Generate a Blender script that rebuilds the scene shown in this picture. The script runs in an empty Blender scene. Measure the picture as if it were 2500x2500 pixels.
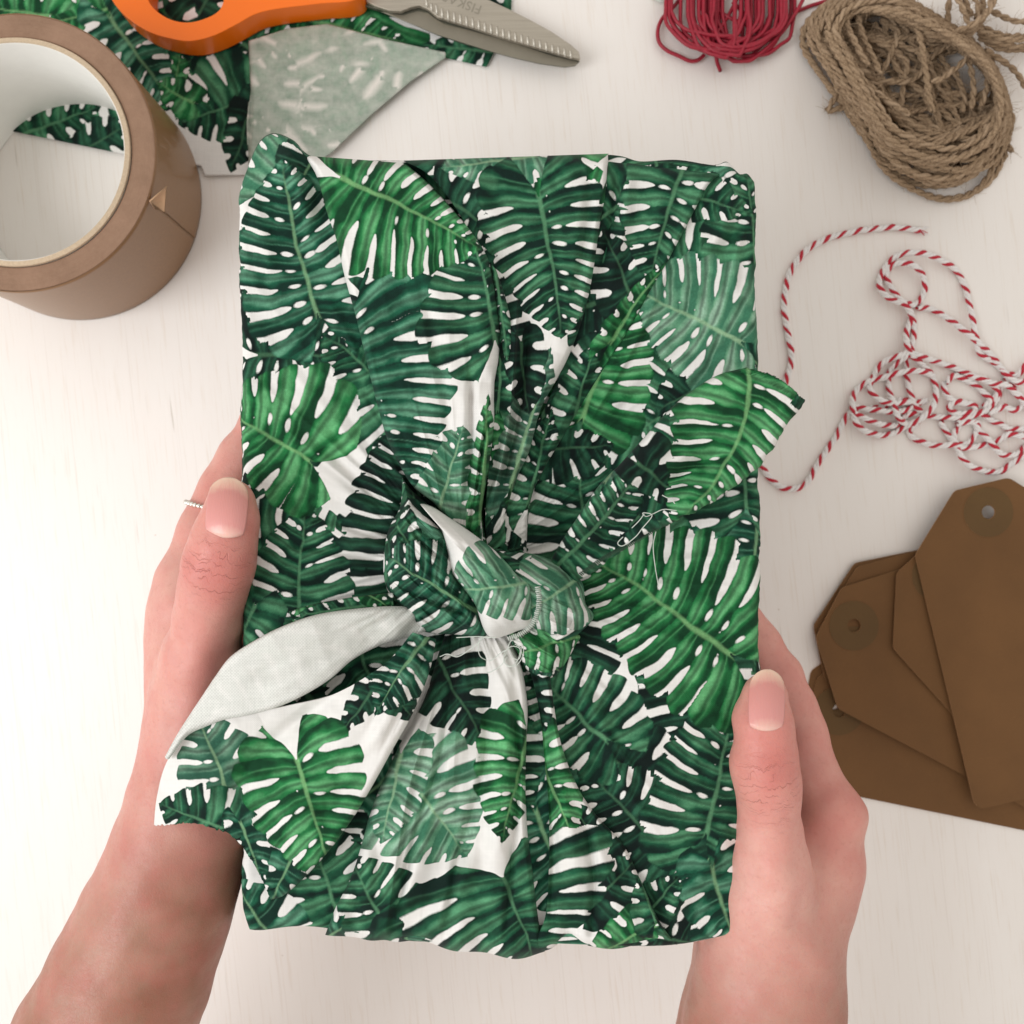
import bpy, bmesh, math, random
import numpy as np
from mathutils import Vector, Matrix

random.seed(7)
scene = bpy.context.scene
COL = scene.collection

# ------------------------------------------------------------------ camera
CAM_H = 0.40                       # metres above the table
HALF = 0.206                       # half the table width the frame takes in
cam_data = bpy.data.cameras.new("camera")
cam_data.sensor_fit = 'HORIZONTAL'
cam_data.sensor_width = 36.0
cam_data.angle = 2 * math.atan(HALF / CAM_H)
cam_data.clip_start = 0.01
cam_data.clip_end = 20
cam_data.dof.use_dof = True
cam_data.dof.focus_distance = 0.272
cam_data.dof.aperture_fstop = 24.0
cam = bpy.data.objects.new("camera", cam_data)
cam.location = (0, 0, CAM_H)
COL.objects.link(cam)
scene.camera = cam

# ------------------------------------------------------------------ light
world = bpy.data.worlds.new("World")
scene.world = world
world.use_nodes = True
bg = world.node_tree.nodes["Background"]
bg.inputs[0].default_value = (1.0, 0.955, 0.90, 1)
bg.inputs[1].default_value = 0.83


def area(name, loc, target, sx, sy, watts, col):
    d = bpy.data.lights.new(name, 'AREA')
    d.shape = 'RECTANGLE'
    d.size = sx
    d.size_y = sy
    d.energy = watts
    d.color = col
    o = bpy.data.objects.new(name, d)
    o.location = loc
    o.rotation_euler = (Vector(target) - Vector(loc)).to_track_quat('-Z', 'Y').to_euler()
    COL.objects.link(o)
    return o


area("window_light", (-1.0, -0.32, 1.02), (0.0, 0.0, 0.05), 0.7, 0.95, 13.0, (0.95, 0.975, 1.0))

scene.view_settings.view_transform = 'Standard'
scene.view_settings.look = 'None'
scene.view_settings.exposure = 0.0
scene.view_settings.gamma = 1.0
scene.cycles.use_denoising = True
scene.cycles.max_bounces = 8
scene.render.film_transparent = False

# ------------------------------------------------------------------ helpers
S0 = 2 * HALF / 2500.0             # metres per photo pixel on the table


def W(px, py, z):
    """photo pixel (2500 grid) at height z (metres) -> world point arrays"""
    px = np.asarray(px, float); py = np.asarray(py, float); z = np.asarray(z, float)
    k = S0 * (CAM_H - z) / CAM_H
    return np.stack([(px - 1250) * k, (1250 - py) * k, z + 0 * px], -1)


def lin(r, g, b):
    f = lambda c: (c / 255.0 / 12.92) if c <= 10 else ((c / 255.0 + 0.055) / 1.055) ** 2.4
    return np.array([f(r), f(g), f(b)])


def hash2(i, j, s=0):
    v = np.sin(i * 127.1 + j * 311.7 + s * 74.7) * 43758.5453
    return v - np.floor(v)


def vnoise(x, y, s=0):
    xi = np.floor(x); yi = np.floor(y)
    fx = x - xi; fy = y - yi
    fx = fx * fx * (3 - 2 * fx); fy = fy * fy * (3 - 2 * fy)
    a = hash2(xi, yi, s); b = hash2(xi + 1, yi, s); c = hash2(xi, yi + 1, s); d = hash2(xi + 1, yi + 1, s)
    return (a * (1 - fx) + b * fx) * (1 - fy) + (c * (1 - fx) + d * fx) * fy


def fbm(x, y, s=0, o=3):
    v = 0; a = 0.5; t = 0
    for k in range(o):
        v = v + a * vnoise(x * 2 ** k, y * 2 ** k, s + k); t += a; a *= 0.5
    return v / t


def sstep(a, b, x):
    t = np.clip((x - a) / (b - a), 0, 1)
    return t * t * (3 - 2 * t)


def catmull(pts, n, closed=False):
    """resample a Catmull-Rom curve through pts to n points, even in arc length"""
    p = np.asarray(pts, float)
    if closed:
        q = np.vstack([p[-1:], p, p[:2]])
        m = len(p)
    else:
        q = np.vstack([2 * p[:1] - p[1:2], p, 2 * p[-1:] - p[-2:-1]])
        m = len(p) - 1
    out = []
    ts = np.linspace(0, 1, 16, endpoint=False)[:, None]
    for i in range(m):
        a, b, c, d = q[i], q[i + 1], q[i + 2], q[i + 3]
        out.append(0.5 * ((2 * b) + (-a + c) * ts + (2 * a - 5 * b + 4 * c - d) * ts ** 2 + (-a + 3 * b - 3 * c + d) * ts ** 3))
    out = np.vstack(out + [q[1:2] if closed else p[-1:]])
    L = np.r_[0, np.cumsum(np.linalg.norm(np.diff(out, axis=0), axis=1))]
    s = np.linspace(0, L[-1], n, endpoint=not closed)
    return np.stack([np.interp(s, L, out[:, k]) for k in range(out.shape[1])], -1)


def empty(name, loc=(0, 0, 0), **props):
    o = bpy.data.objects.new(name, None)
    o.location = loc
    o.empty_display_size = 0.02
    COL.objects.link(o)
    for k, v in props.items():
        o[k] = v
    return o


def put(name, me, mat, parent=None, **props):
    o = bpy.data.objects.new(name, me)
    if mat is not None:
        me.materials.append(mat)
    COL.objects.link(o)
    if parent is not None:
        o.parent = parent
        o.matrix_parent_inverse = Matrix.Translation(-parent.location)
    for k, v in props.items():
        o[k] = v
    return o


def raw_mesh(name, V, F, smooth=True):
    """V (n,3), F (m,4) or (m,3) arrays"""
    V = np.asarray(V, np.float32); F = np.asarray(F, np.int32)
    me = bpy.data.meshes.new(name)
    me.vertices.add(len(V)); me.vertices.foreach_set("co", V.ravel())
    k = F.shape[1]
    me.loops.add(F.size); me.loops.foreach_set("vertex_index", F.ravel())
    me.polygons.add(len(F))
    me.polygons.foreach_set("loop_start", np.arange(0, F.size, k, dtype=np.int32))
    if smooth:
        me.polygons.foreach_set("use_smooth", np.ones(len(F), bool))
    me.update(calc_edges=True)
    return me


def set_attr(me, name, kind, data):
    a = me.attributes.new(name, kind, 'POINT')
    key = {'FLOAT': 'value', 'FLOAT_VECTOR': 'vector', 'FLOAT_COLOR': 'color'}[kind]
    a.data.foreach_set(key, np.asarray(data, np.float32).ravel())


def grid_faces(n, m, wrap_j=False, flip=False, off=0):
    i = np.arange(n - 1)[:, None]; j = np.arange(m if wrap_j else m - 1)[None, :]
    jn = (j + 1) % m
    f = np.stack([i * m + j, i * m + jn, (i + 1) * m + jn, (i + 1) * m + j], -1).reshape(-1, 4)
    if flip:
        f = f[:, ::-1]
    return f + off


def tube(path, rad, sides=6, closed=False):
    """path (n,3), rad scalar or (n,) -> V,F"""
    p = np.asarray(path, float); n = len(p)
    rad = np.broadcast_to(np.asarray(rad, float), (n,))
    if closed:
        t = np.roll(p, -1, 0) - np.roll(p, 1, 0)
    else:
        t = np.gradient(p, axis=0)
    t /= np.linalg.norm(t, axis=1)[:, None] + 1e-12
    up = np.tile([0.0, 0.0, 1.0], (n, 1))
    bad = np.abs(t[:, 2]) > 0.95
    up[bad] = [0, 1, 0]
    a = np.cross(t, up); a /= np.linalg.norm(a, axis=1)[:, None] + 1e-12
    b = np.cross(a, t)
    th = np.linspace(0, 2 * np.pi, sides, endpoint=False)
    V = p[:, None, :] + rad[:, None, None] * (np.cos(th)[None, :, None] * a[:, None, :] + np.sin(th)[None, :, None] * b[:, None, :])
    V = V.reshape(-1, 3)
    if closed:
        i = np.arange(n)[:, None]; j = np.arange(sides)[None, :]
        F = np.stack([i * sides + j, ((i + 1) % n) * sides + j, ((i + 1) % n) * sides + (j + 1) % sides, i * sides + (j + 1) % sides], -1).reshape(-1, 4)
    else:
        F = grid_faces(n, sides, wrap_j=True, flip=True)
    return V, F


class Acc:
    def __init__(s):
        s.V = []; s.F = []; s.n = 0; s.A = []

    def add(s, V, F, a=0.0):
        s.V.append(np.asarray(V, float)); s.F.append(np.asarray(F) + s.n); s.n += len(V)
        s.A.append(np.broadcast_to(np.asarray(a, float), (len(V),)))

    def mesh(s, name, attr=None, smooth=True):
        me = raw_mesh(name, np.vstack(s.V), np.vstack(s.F), smooth)
        if attr:
            set_attr(me, attr, 'FLOAT', np.concatenate(s.A))
        return me


# ------------------------------------------------------------------ node helper
class NT:
    def __init__(s, name):
        s.m = bpy.data.materials.new(name); s.m.use_nodes = True
        s.t = s.m.node_tree; s.N = s.t.nodes; s.b = s.N["Principled BSDF"]

    def n(s, typ, ins=None, **kw):
        o = s.N.new(typ)
        for k, v in kw.items():
            setattr(o, k, v)
        for k, v in (ins or {}).items():
            s.set(o, k, v)
        return o

    def set(s, o, k, v):
        if isinstance(v, bpy.types.NodeSocket):
            s.t.links.new(v, o.inputs[k])
        else:
            o.inputs[k].default_value = v

    def math(s, op, a, b=None, c=None, clamp=False):
        o = s.N.new('ShaderNodeMath'); o.operation = op; o.use_clamp = clamp
        for i, v in enumerate((a, b, c)):
            if v is not None:
                s.set(o, i, v)
        return o.outputs[0]

    def mix(s, f, a, b, mode='MIX'):
        o = s.N.new('ShaderNodeMix'); o.data_type = 'RGBA'; o.blend_type = mode
        s.set(o, 0, f); s.set(o, 6, a); s.set(o, 7, b)
        return o.outputs[2]

    def attr(s, name):
        return s.n('ShaderNodeAttribute', attribute_name=name)

    def obj(s):
        return s.n('ShaderNodeTexCoord').outputs['Object']

    def noise(s, vec, scale, detail=2.0, rough=0.5, dist=0.0):
        return s.n('ShaderNodeTexNoise', {'Vector': vec, 'Scale': scale, 'Detail': detail, 'Roughness': rough, 'Distortion': dist})

    def mapping(s, vec, scale=(1, 1, 1), rot=(0, 0, 0), loc=(0, 0, 0)):
        return s.n('ShaderNodeMapping', {'Vector': vec, 'Scale': scale, 'Rotation': rot, 'Location': loc}).outputs[0]

    def ramp(s, f, stops):
        o = s.n('ShaderNodeValToRGB', {'Fac': f})
        r = o.color_ramp
        while len(r.elements) < len(stops):
            r.elements.new(0.5)
        for e, (p, c) in zip(r.elements, stops):
            e.position = p; e.color = c if len(c) == 4 else (*c, 1)
        return o.outputs[0]

    def mrange(s, v, a, b, c, d):
        return s.n('ShaderNodeMapRange', {'Value': v, 'From Min': a, 'From Max': b, 'To Min': c, 'To Max': d}).outputs[0]

    def bump(s, h, dist, strength=1.0, normal=None):
        o = s.n('ShaderNodeBump', {'Height': h, 'Distance': dist, 'Strength': strength})
        if normal is not None:
            s.set(o, 'Normal', normal)
        return o.outputs[0]

    def out(s, **kw):
        for k, v in kw.items():
            s.set(s.b, k.replace('_', ' '), v)
        return s.m


def rgba(c):
    return (float(c[0]), float(c[1]), float(c[2]), 1.0)


# ------------------------------------------------------------------ materials
def mat_table():
    t = NT("painted_wood")
    v = t.mapping(t.obj(), scale=(1, 1, 1), rot=(0, 0, math.radians(-6)))
    fine = t.noise(t.mapping(v, scale=(900, 38, 1)), 1.0, 3.0, 0.6).outputs[0]
    broad = t.noise(t.mapping(v, scale=(60, 5, 1)), 1.0, 3.0, 0.6).outputs[0]
    pores = t.noise(t.mapping(v, scale=(520, 26, 1), loc=(3, 7, 0)), 1.0, 2.0, 0.5).outputs[0]
    pit = t.mrange(pores, 0.70, 0.80, 0.0, 1.0)
    spot = t.noise(t.mapping(v, scale=(14, 9, 1)), 1.0, 2.0).outputs[0]
    c = t.mix(broad, rgba((0.82, 0.765, 0.715)), rgba((0.86, 0.82, 0.78)))
    c = t.mix(t.math('MULTIPLY', t.mrange(fine, 0.55, 0.75, 0, 1), 0.45), c, rgba((0.70, 0.60, 0.50)))
    c = t.mix(t.math('MULTIPLY', pit, t.mrange(spot, 0.40, 0.60, 0.0, 0.60)), c, rgba((0.42, 0.34, 0.27)))
    speck = t.n('ShaderNodeTexVoronoi', {'Vector': v, 'Scale': 42.0})
    sm = t.math('LESS_THAN', speck.outputs['Distance'], 0.016)
    c = t.mix(t.math('MULTIPLY', sm, 0.45), c, rgba((0.50, 0.40, 0.30)))
    scr = t.noise(t.mapping(v, scale=(1500, 9, 1), loc=(11, 3, 0)), 1.0, 1.0).outputs[0]
    c = t.mix(t.math('MULTIPLY', t.mrange(scr, 0.66, 0.74, 0.0, 1.0), 0.22), c, rgba((0.55, 0.46, 0.38)))
    h = t.math('SUBTRACT', t.math('MULTIPLY', fine, 0.5), pit)
    return t.out(Base_Color=c, Roughness=t.mrange(broad, 0, 1, 0.42, 0.6), Normal=t.bump(h, 0.00008, 0.7))


def mat_cloth(name, reverse=0.0, period=4.6, thread=0.20, relief=0.00014):
    """printed cotton: 'ink' (leaf colour), 'cover' (distance to the print's edge), 'cloth' (thread coordinates)"""
    t = NT(name)
    ink = t.attr('ink').outputs['Color']
    cov = t.attr('cover').outputs['Fac']
    cl = t.attr('cloth').outputs['Vector']
    # cotton fibres disturb the edge of the print
    fr = t.noise(cl, 0.35, 2.0, 0.6).outputs[0]
    e = t.math('ADD', cov, t.mrange(fr, 0, 1, -1.1, 1.1))
    mask = t.mrange(e, -0.9, 0.9, 0.0, 1.0)
    blot = t.noise(cl, 0.028, 4.0, 0.62).outputs[0]
    grain = t.noise(cl, 0.22, 2.0, 0.6).outputs[0]
    shade = t.math('MULTIPLY', t.mrange(blot, 0.25, 0.75, 0.72, 1.32), t.mrange(grain, 0.2, 0.8, 0.80, 1.22))
    ink2 = t.n('ShaderNodeVectorMath', {0: ink}, operation='SCALE')
    t.set(ink2, 'Scale', shade)
    white = t.mix(t.noise(cl, 0.01, 2.0).outputs[0], rgba((0.80, 0.775, 0.735)), rgba((0.85, 0.835, 0.81)))
    c = t.mix(mask, white, ink2.outputs[0])
    if reverse > 0:
        ghost = t.mix(0.80, ink2.outputs[0], rgba((0.25, 0.35, 0.265)))
        soft = t.math('MULTIPLY', t.mrange(e, -5.0, 4.0, 0.0, 1.0), t.math('MULTIPLY', t.mrange(blot, 0.3, 0.7, 0.55, 1.0), 1.0 - reverse))
        c = t.mix(soft, rgba((0.80, 0.755, 0.69) if reverse < 0.5 else (0.83, 0.82, 0.78)), ghost)
    # plain weave
    sep = t.n('ShaderNodeSeparateXYZ', {0: cl})
    wx = t.math('SINE', t.math('MULTIPLY', sep.outputs[0], 2 * math.pi / period))
    wy = t.math('SINE', t.math('MULTIPLY', sep.outputs[1], 2 * math.pi / period))
    weave = t.math('MULTIPLY', wx, wy)
    slub = t.noise(t.mapping(cl, scale=(0.02, 0.25, 1)), 1.0, 2.0).outputs[0]
    slub2 = t.noise(t.mapping(cl, scale=(0.25, 0.02, 1)), 1.0, 2.0).outputs[0]
    thr = t.math('ADD', t.math('MULTIPLY', slub, 0.6), t.math('MULTIPLY', slub2, 0.6))
    h = t.math('ADD', t.math('MULTIPLY', weave, 0.30), thr)
    c = t.mix(t.mrange(h, 0.2, 1.1, thread, 0.0), c, rgba((0.02, 0.025, 0.02)))
    nb = t.bump(h, relief, 0.6)
    return t.out(Base_Color=c, Roughness=0.82, Normal=nb, Sheen_Weight=0.03, Sheen_Roughness=0.5, Specular_IOR_Level=0.12)


def mat_simple(name, col, rough=0.5, metal=0.0, noise=0.0, nscale=300, bump=0.0, spec=0.5, coat=0.0, col2=None):
    t = NT(name)
    c = rgba(col)
    nz = t.noise(t.obj(), nscale, 3.0, 0.6).outputs[0]
    col2 = col2 if col2 is not None else tuple(np.array(col) * (1 - noise))
    if noise > 0 or col2 is not None:
        c = t.mix(t.mrange(nz, 0.25, 0.75, 0, 1), rgba(col), rgba(col2))
    kw = dict(Base_Color=c, Roughness=rough, Metallic=metal, Specular_IOR_Level=spec, Coat_Weight=coat)
    if bump > 0:
        kw['Normal'] = t.bump(nz, bump, 1.0)
    return t.out(**kw)


M_TABLE = mat_table()
M_CLOTH = mat_cloth("printed_cotton")
M_REV = mat_cloth("printed_cotton_reverse", 0.12)
M_LINING = mat_cloth("white_cotton_reverse", 0.84, 7.5, 0.30, 0.00022)

# ------------------------------------------------------------------ setting: the table
n = 2
tv = np.array([[-0.9, -0.9, -0.025], [0.9, -0.9, -0.025], [0.9, 0.9, -0.025], [-0.9, 0.9, -0.025],
               [-0.9, -0.9, 0], [0.9, -0.9, 0], [0.9, 0.9, 0], [-0.9, 0.9, 0]])
tf = np.array([[3, 2, 1, 0], [4, 5, 6, 7], [0, 1, 5, 4], [1, 2, 6, 5], [2, 3, 7, 6], [3, 0, 4, 7]])
put("table_top", raw_mesh("table_top", tv, tf, False), M_TABLE, kind="structure",
    label="cream white painted wooden table top with fine grain")

# ------------------------------------------------------------------ the leaf print
TONES = {
    'b': (lin(12, 58, 33), lin(36, 116, 64), lin(100, 174, 116)),
    'm': (lin(9, 42, 33), lin(26, 88, 64), lin(98, 156, 126)),
    'd': (lin(9, 34, 28), lin(28, 84, 58), lin(84, 144, 106)),
    'k': (lin(7, 22, 20), lin(17, 54, 41), lin(48, 100, 74)),
    'p': (lin(58, 112, 86), lin(98, 150, 118), lin(152, 190, 164)),
    'g': (lin(40, 84, 66), lin(72, 118, 94), lin(120, 156, 132)),
}
_U = np.array([-0.30, -0.25, -0.18, -0.10, 0.0, 0.12, 0.28, 0.45, 0.62, 0.78, 0.90, 0.97, 1.0])
_WO = np.array([0.40, 0.70, 0.88, 0.98, 1.03, 1.05, 1.01, 0.92, 0.76, 0.52, 0.29, 0.11, 0.0])


def leaf(X, Y, bx, by, tx, ty, wl, wr, tone, bend=0.0, seed=0, N=8):
    """-> index array, distance to ink edge (photo px, >0 inside), colour.  (bx,by) stalk end, (tx,ty) tip"""
    dx, dy = tx - bx, ty - by
    L = math.hypot(dx, dy)
    N = max(3, min(11, int(round(L / 40.0 + (N - 8) * 0.3))))
    ux, uy = dx / L, dy / L
    rx, ry = X - bx, Y - by
    u = (rx * ux + ry * uy) / L
    s = (-rx * uy + ry * ux)                       # right-hand side in image space
    s = s - 4 * bend * np.clip(u, -0.2, 1.1) * (1 - np.clip(u, -0.2, 1.1))
    idx = np.where((u > -0.40) & (u < 1.03) & (s < wr * 1.2) & (s > -wl * 1.2))[0]
    if len(idx) == 0:
        return idx, None, None, None
    u = u[idx]; s = s[idx]; x = X[idx]; y = Y[idx]
    side = (s > 0).astype(float)
    Wd = np.where(s > 0, wr, wl)
    Xn = np.abs(s) / Wd
    ratio = np.minimum(Wd / L, 0.9)
    t = u.copy()
    for _ in range(14):
        tc_ = np.clip(t, -0.45, 1.0)
        t = 0.5 * t + 0.5 * (u - ratio * (np.clip(-0.42 + 1.95 * tc_ - 1.0 * tc_ * tc_, -1.2, 0.62) * Xn + 0.22 * Xn * Xn))
    q = t * N + 0.35 * side + hash2(seed * 1.0, 3.0)
    i = np.floor(q); p = q - i - 0.5
    j = np.round(q)
    cellpx = L / N * 0.85
    dist = (0.5 - np.abs(p)) * cellpx
    wo = np.interp(u, _U, _WO)
    lobe = hash2(i, side * 5 + seed, 1)
    wo_l = wo * (1.0 - (0.02 + 0.20 * np.abs(p + 0.20) ** 1.5) - 0.10 * lobe)
    e = (wo_l - Xn) * Wd
    wi = np.where(u < 0, 0.30 * np.clip(-u / 0.30, 0, 1) ** 1.3 + 0.012, 0)
    e = np.minimum(e, np.where(u < 0, (Xn - wi) * Wd, 1e3))
    e = np.minimum(e, (u + 0.31) * L)
    R = Xn / np.maximum(wo, 0.05)
    h1 = hash2(j, side * 7 + seed, 2); h2 = hash2(j, side * 7 + seed, 3); h3 = hash2(j, side * 7 + seed, 4)
    r0 = 0.28 + 0.15 * h1
    hw = cellpx * (0.105 + 0.080 * h2)
    g = np.clip((R - r0) / 0.62, 0, 1)
    d_sl = np.where(R > r0, dist - hw * (np.sqrt(np.clip(g * 4.5, 0, 1)) * 0.95 + 0.10 * g * g), np.hypot(dist, (r0 - R) * Wd))
    rh = 0.14 + 0.05 * h3
    la = np.minimum((0.20 + 0.16 * h2) * cellpx + 4.0, 0.10 * Wd); lb = np.minimum(hw * 0.8, la * 0.33)
    d_h = (np.sqrt((dist / lb) ** 2 + ((R - rh) * Wd / la) ** 2) - 1) * lb
    d_h = np.where((t > 0.9) | (h3 < 0.45) | (L < 230) | (t < -0.35), 9.0, d_h)
    l3 = 0.060 * Wd; b3 = np.minimum(hw * 0.7, l3 * 0.4) + 0.5
    d_h3 = (np.sqrt((dist / b3) ** 2 + ((R - 0.42) * Wd / l3) ** 2) - 1) * b3
    d_h = np.minimum(d_h, np.where((h1 > 2) & (t < 0.8) & (t > -0.3), d_h3, 9.0))
    rh2 = 0.09 + 0.03 * h2
    d_h2 = (np.hypot(dist, (R - rh2) * Wd) - cellpx * 0.055)
    d_h2 = np.where((h1 > 0.80) & (L > 260) & (t > -0.02) & (t < 0.6), d_h2, 9.0)
    d_sl = np.where((t < -0.30) | ((u < 0.02) & (h2 < 0.55)), 9.0, d_sl)
    sd = np.minimum(np.minimum(e, d_sl), np.minimum(d_h, d_h2))
    # watercolour
    dk, md, lt = TONES[tone]
    big = fbm(x / 55.0 + seed * 3.1, y / 55.0, 11)
    streak = fbm(q * 3.2, R * 2.4 + seed, 5, 3)
    m = 0.47 + 0.40 * np.sin(2 * np.pi * (p * 0.85 + 0.10 + 0.15 * (lobe - 0.5))) + 0.30 * (lobe - 0.5)
    m = m + 1.25 * (big - 0.5) + 0.9 * (streak - 0.5) - 0.34 * np.clip(R - 0.45, 0, 1) - 0.22 * np.exp(-(Xn * Wd / 16.0) ** 2)
    m = m - 0.18 * np.exp(-(sd / 5.0) ** 2)
    m = np.clip(m, 0, 1)
    m2 = m[:, None]
    c = np.where(m2 < 0.5, dk + (md - dk) * (m2 * 2), md + (lt - md) * (m2 * 2 - 1))
    # pale side veins and midrib
    vw = np.abs(p) * L / N * 0.85
    vein = np.exp(-(vw / 1.3) ** 2) * np.clip(1.05 - R * 0.85, 0, 1) * 0.55 * np.clip(Xn * Wd / 8.0, 0, 1)
    c = c + (lt * 0.95 - c) * vein[:, None]
    dv = np.exp(-((vw - 4.5) / 4.0) ** 2) * 0.60
    c = c * (1 - dv[:, None] * (p[:, None] > 0))
    mw = 5.4 * (1.05 - 0.7 * np.clip(u, 0, 1)) * (L / 330.0) ** 0.5
    rib = np.exp(-(np.abs(s) / mw) ** 4) * np.clip((0.99 - u) * 5, 0, 1) * (u > -0.04)
    ribc = lt * 0.55 + lin(150, 180, 120) * 0.45
    if tone in 'dk':
        ribc = lt * 0.75 + lin(110, 140, 100) * 0.25
    c = c + (ribc - c) * ((0.80 - 0.35 * np.clip(u, 0, 1)) * rib)[:, None]
    sd = np.where((np.abs(s) < mw) & (u > 0) & (u < 0.97), np.maximum(sd, mw - np.abs(s)), sd)
    return idx, sd, c, e


def print_eval(X, Y, leaves, fill=None):
    """paint the leaves back to front onto points (photo px of the cloth)"""
    X = np.asarray(X, float).ravel(); Y = np.asarray(Y, float).ravel()
    cover = np.full(len(X), -6.0)
    ink = np.tile(TONES['d'][1], (len(X), 1))
    wx = X + 7 * (fbm(X / 60, Y / 60, 21) - 0.5) * 2
    wy = Y + 7 * (fbm(X / 60, Y / 60, 31) - 0.5) * 2
    allv = []
    if fill:
        rnd = random.Random(fill[0])
        x0, x1, y0, y1 = X.min(), X.max(), Y.min(), Y.max()
        st = fill[1]
        k = 0
        yy = y0 - 60
        while yy < y1 + 60:
            xx = x0 - 60
            while xx < x1 + 60:
                a = rnd.uniform(0, 6.283); Lh = rnd.uniform(0.85, 1.1) * 300
                cx = xx + rnd.uniform(-.3, .3) * st; cy = yy + rnd.uniform(-.3, .3) * st
                tn = rnd.choice(fill[2])
                allv.append((cx - math.cos(a) * Lh * .5, cy - math.sin(a) * Lh * .5, cx + math.cos(a) * Lh * .5, cy + math.sin(a) * Lh * .5,
                             Lh * .55, Lh * .55, tn, rnd.uniform(-12, 12), k + 100 * fill[0], 8))
                k += 1
                xx += st
            yy += st
    for k, l in enumerate(leaves):
        l = list(l) + [0.0, k + 1 + int(l[0]) % 17, 8][len(l) - 7:]
        allv.append(tuple(l))
    for l in allv:
        idx, sd, c, e = leaf(wx, wy, *l)
        if len(idx) == 0:
            continue
        ins = sd > -1.5
        # drawn over what lies below: clear a soft margin, then lay ink
        a = np.clip((sd + 0.7) / 1.4, 0, 1)[:, None]
        ink[idx] = ink[idx] * (1 - a) + c * a
        cover[idx] = np.where(e > 3, sd, np.maximum(cover[idx], sd))
    return np.clip(cover, -6, 6), ink


def cloth_mesh(name, V, F, cx, cy, leaves, fill=None):
    me = raw_mesh(name, V, F)
    cov, ink = print_eval(cx, cy, leaves, fill)
    set_attr(me, 'cover', 'FLOAT', cov)
    set_attr(me, 'ink', 'FLOAT_COLOR', np.c_[ink, np.ones(len(ink))])
    set_attr(me, 'cloth', 'FLOAT_VECTOR', np.c_[np.ravel(cx), np.ravel(cy), np.zeros(len(ink))])
    return me


def polydist(X, Y, pts):
    """signed distance (left negative / right positive) to a polyline and the parameter 0..1 along it"""
    p = catmull(pts, 24) if len(pts) > 2 else np.asarray(pts, float)
    best = np.full(X.shape, 1e9); sg = np.zeros(X.shape); par = np.zeros(X.shape)
    for k in range(len(p) - 1):
        a, b = p[k], p[k + 1]
        d = b - a; L2 = d @ d + 1e-9
        t = np.clip(((X - a[0]) * d[0] + (Y - a[1]) * d[1]) / L2, 0, 1)
        ex = X - a[0] - t * d[0]; ey = Y - a[1] - t * d[1]
        dd = np.hypot(ex, ey)
        m = dd < best
        best = np.where(m, dd, best)
        sg = np.where(m, np.sign(d[0] * ey - d[1] * ex), sg)
        par = np.where(m, (k + t) / (len(p) - 1), par)
    return best * sg, par


def creases(X, Y, lst):
    """sum of folds: ('ridge', pts, width px, height mm) or ('step', pts, width, height)"""
    z = np.zeros(X.shape)
    for kind, pts, w, h in lst:
        d, par = polydist(X, Y, pts)
        fade = np.clip(par * 5, 0, 1) * np.clip((1 - par) * 5, 0, 1)
        if kind == 'ridge':
            z += h * np.exp(-(d / w) ** 2) * fade
        elif kind == 'step':                       # sharp on one side, long ramp on the other
            z += h * np.where(d > 0, np.exp(-d / (w * 4)), np.exp(-(d / (w * 0.55)) ** 2)) * fade
    return z


def tension(px, py, amp, seed=0, reach=520.0):
    """fine wrinkles that run towards the knot"""
    dx = px - 1130; dy = py - 1390
    th = np.arctan2(dy, dx); rad = np.hypot(dx, dy)
    w = fbm(th * 7.0 + 20, np.log(rad + 60) * 1.6 + seed, 81, 3) - 0.5
    w2 = np.abs(fbm(th * 12.0 + 50, np.log(rad + 60) * 1.3 + seed, 91, 2) - 0.5)
    return amp * (w * 2.4 - w2 * 2.0) * np.exp(-rad / reach)


def loft(L, R, z0, n, m, fold=(1, 1), drop=(0, 0), lst=(), dome=0.0, edge=11.0, seed=0, wr=0.5, endbulge=(0, 0), zs=None, low=2.2):
    """cloth strip between polylines L and R (photo px).  z in mm; returns px, py, z arrays.
    fold: edges that roll down (left,right); drop: mm the first / last rows fall (wrapped over the box edge)"""
    Lc = catmull(L, n); Rc = catmull(R, n)
    t = np.linspace(0, 1, m)[None, :]
    s = np.linspace(0, 1, n)[:, None]
    px = Lc[:, :1] * (1 - t) + Rc[:, :1] * t
    py = Lc[:, 1:] * (1 - t) + Rc[:, 1:] * t
    px = px + endbulge[0] * s ** 4 * np.sin(np.pi * t); py = py + endbulge[1] * s ** 4 * np.sin(np.pi * t)
    wid = np.hypot(Rc[:, 0] - Lc[:, 0], Rc[:, 1] - Lc[:, 1])[:, None]
    zz = np.interp(s[:, 0], np.linspace(0, 1, len(zs)), zs)[:, None] if zs is not None else z0
    z = zz + dome * np.sin(np.pi * t) + np.zeros((n, m))
    z += creases(px, py, lst)
    z += wr * (fbm(px / 90.0 + seed, py / 90.0, 41 + seed) - 0.5) * 2
    z += tension(px, py, 2.5, seed)
    for f, dpx in ((fold[0], t * wid), (fold[1], (1 - t) * wid)):
        if f:
            q = np.clip(dpx / edge, 0, 1)
            z -= low * f * (1 - np.sqrt(np.clip(1 - (1 - q) ** 2, 0, 1)))
    for dr, sl in ((drop[0], s), (drop[1], 1 - s)):
        if dr:
            arc = np.hypot(*(Lc[-1] - Lc[0]))
            q = np.clip(sl * arc / 30.0, 0, 1)
            z = z - dr * (1 - np.sqrt(np.clip(1 - (1 - q) ** 2, 0, 1)))
    return px, py, z


def inside(px, py, poly):
    ins = np.zeros(px.shape, bool)
    for a, b in zip(poly, np.roll(poly, -1, 0)):
        c = (a[1] > py) != (b[1] > py)
        ins ^= c & (px < a[0] + (py - a[1]) / (b[1] - a[1] + 1e-12) * (b[0] - a[0]))
    return ins


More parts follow.
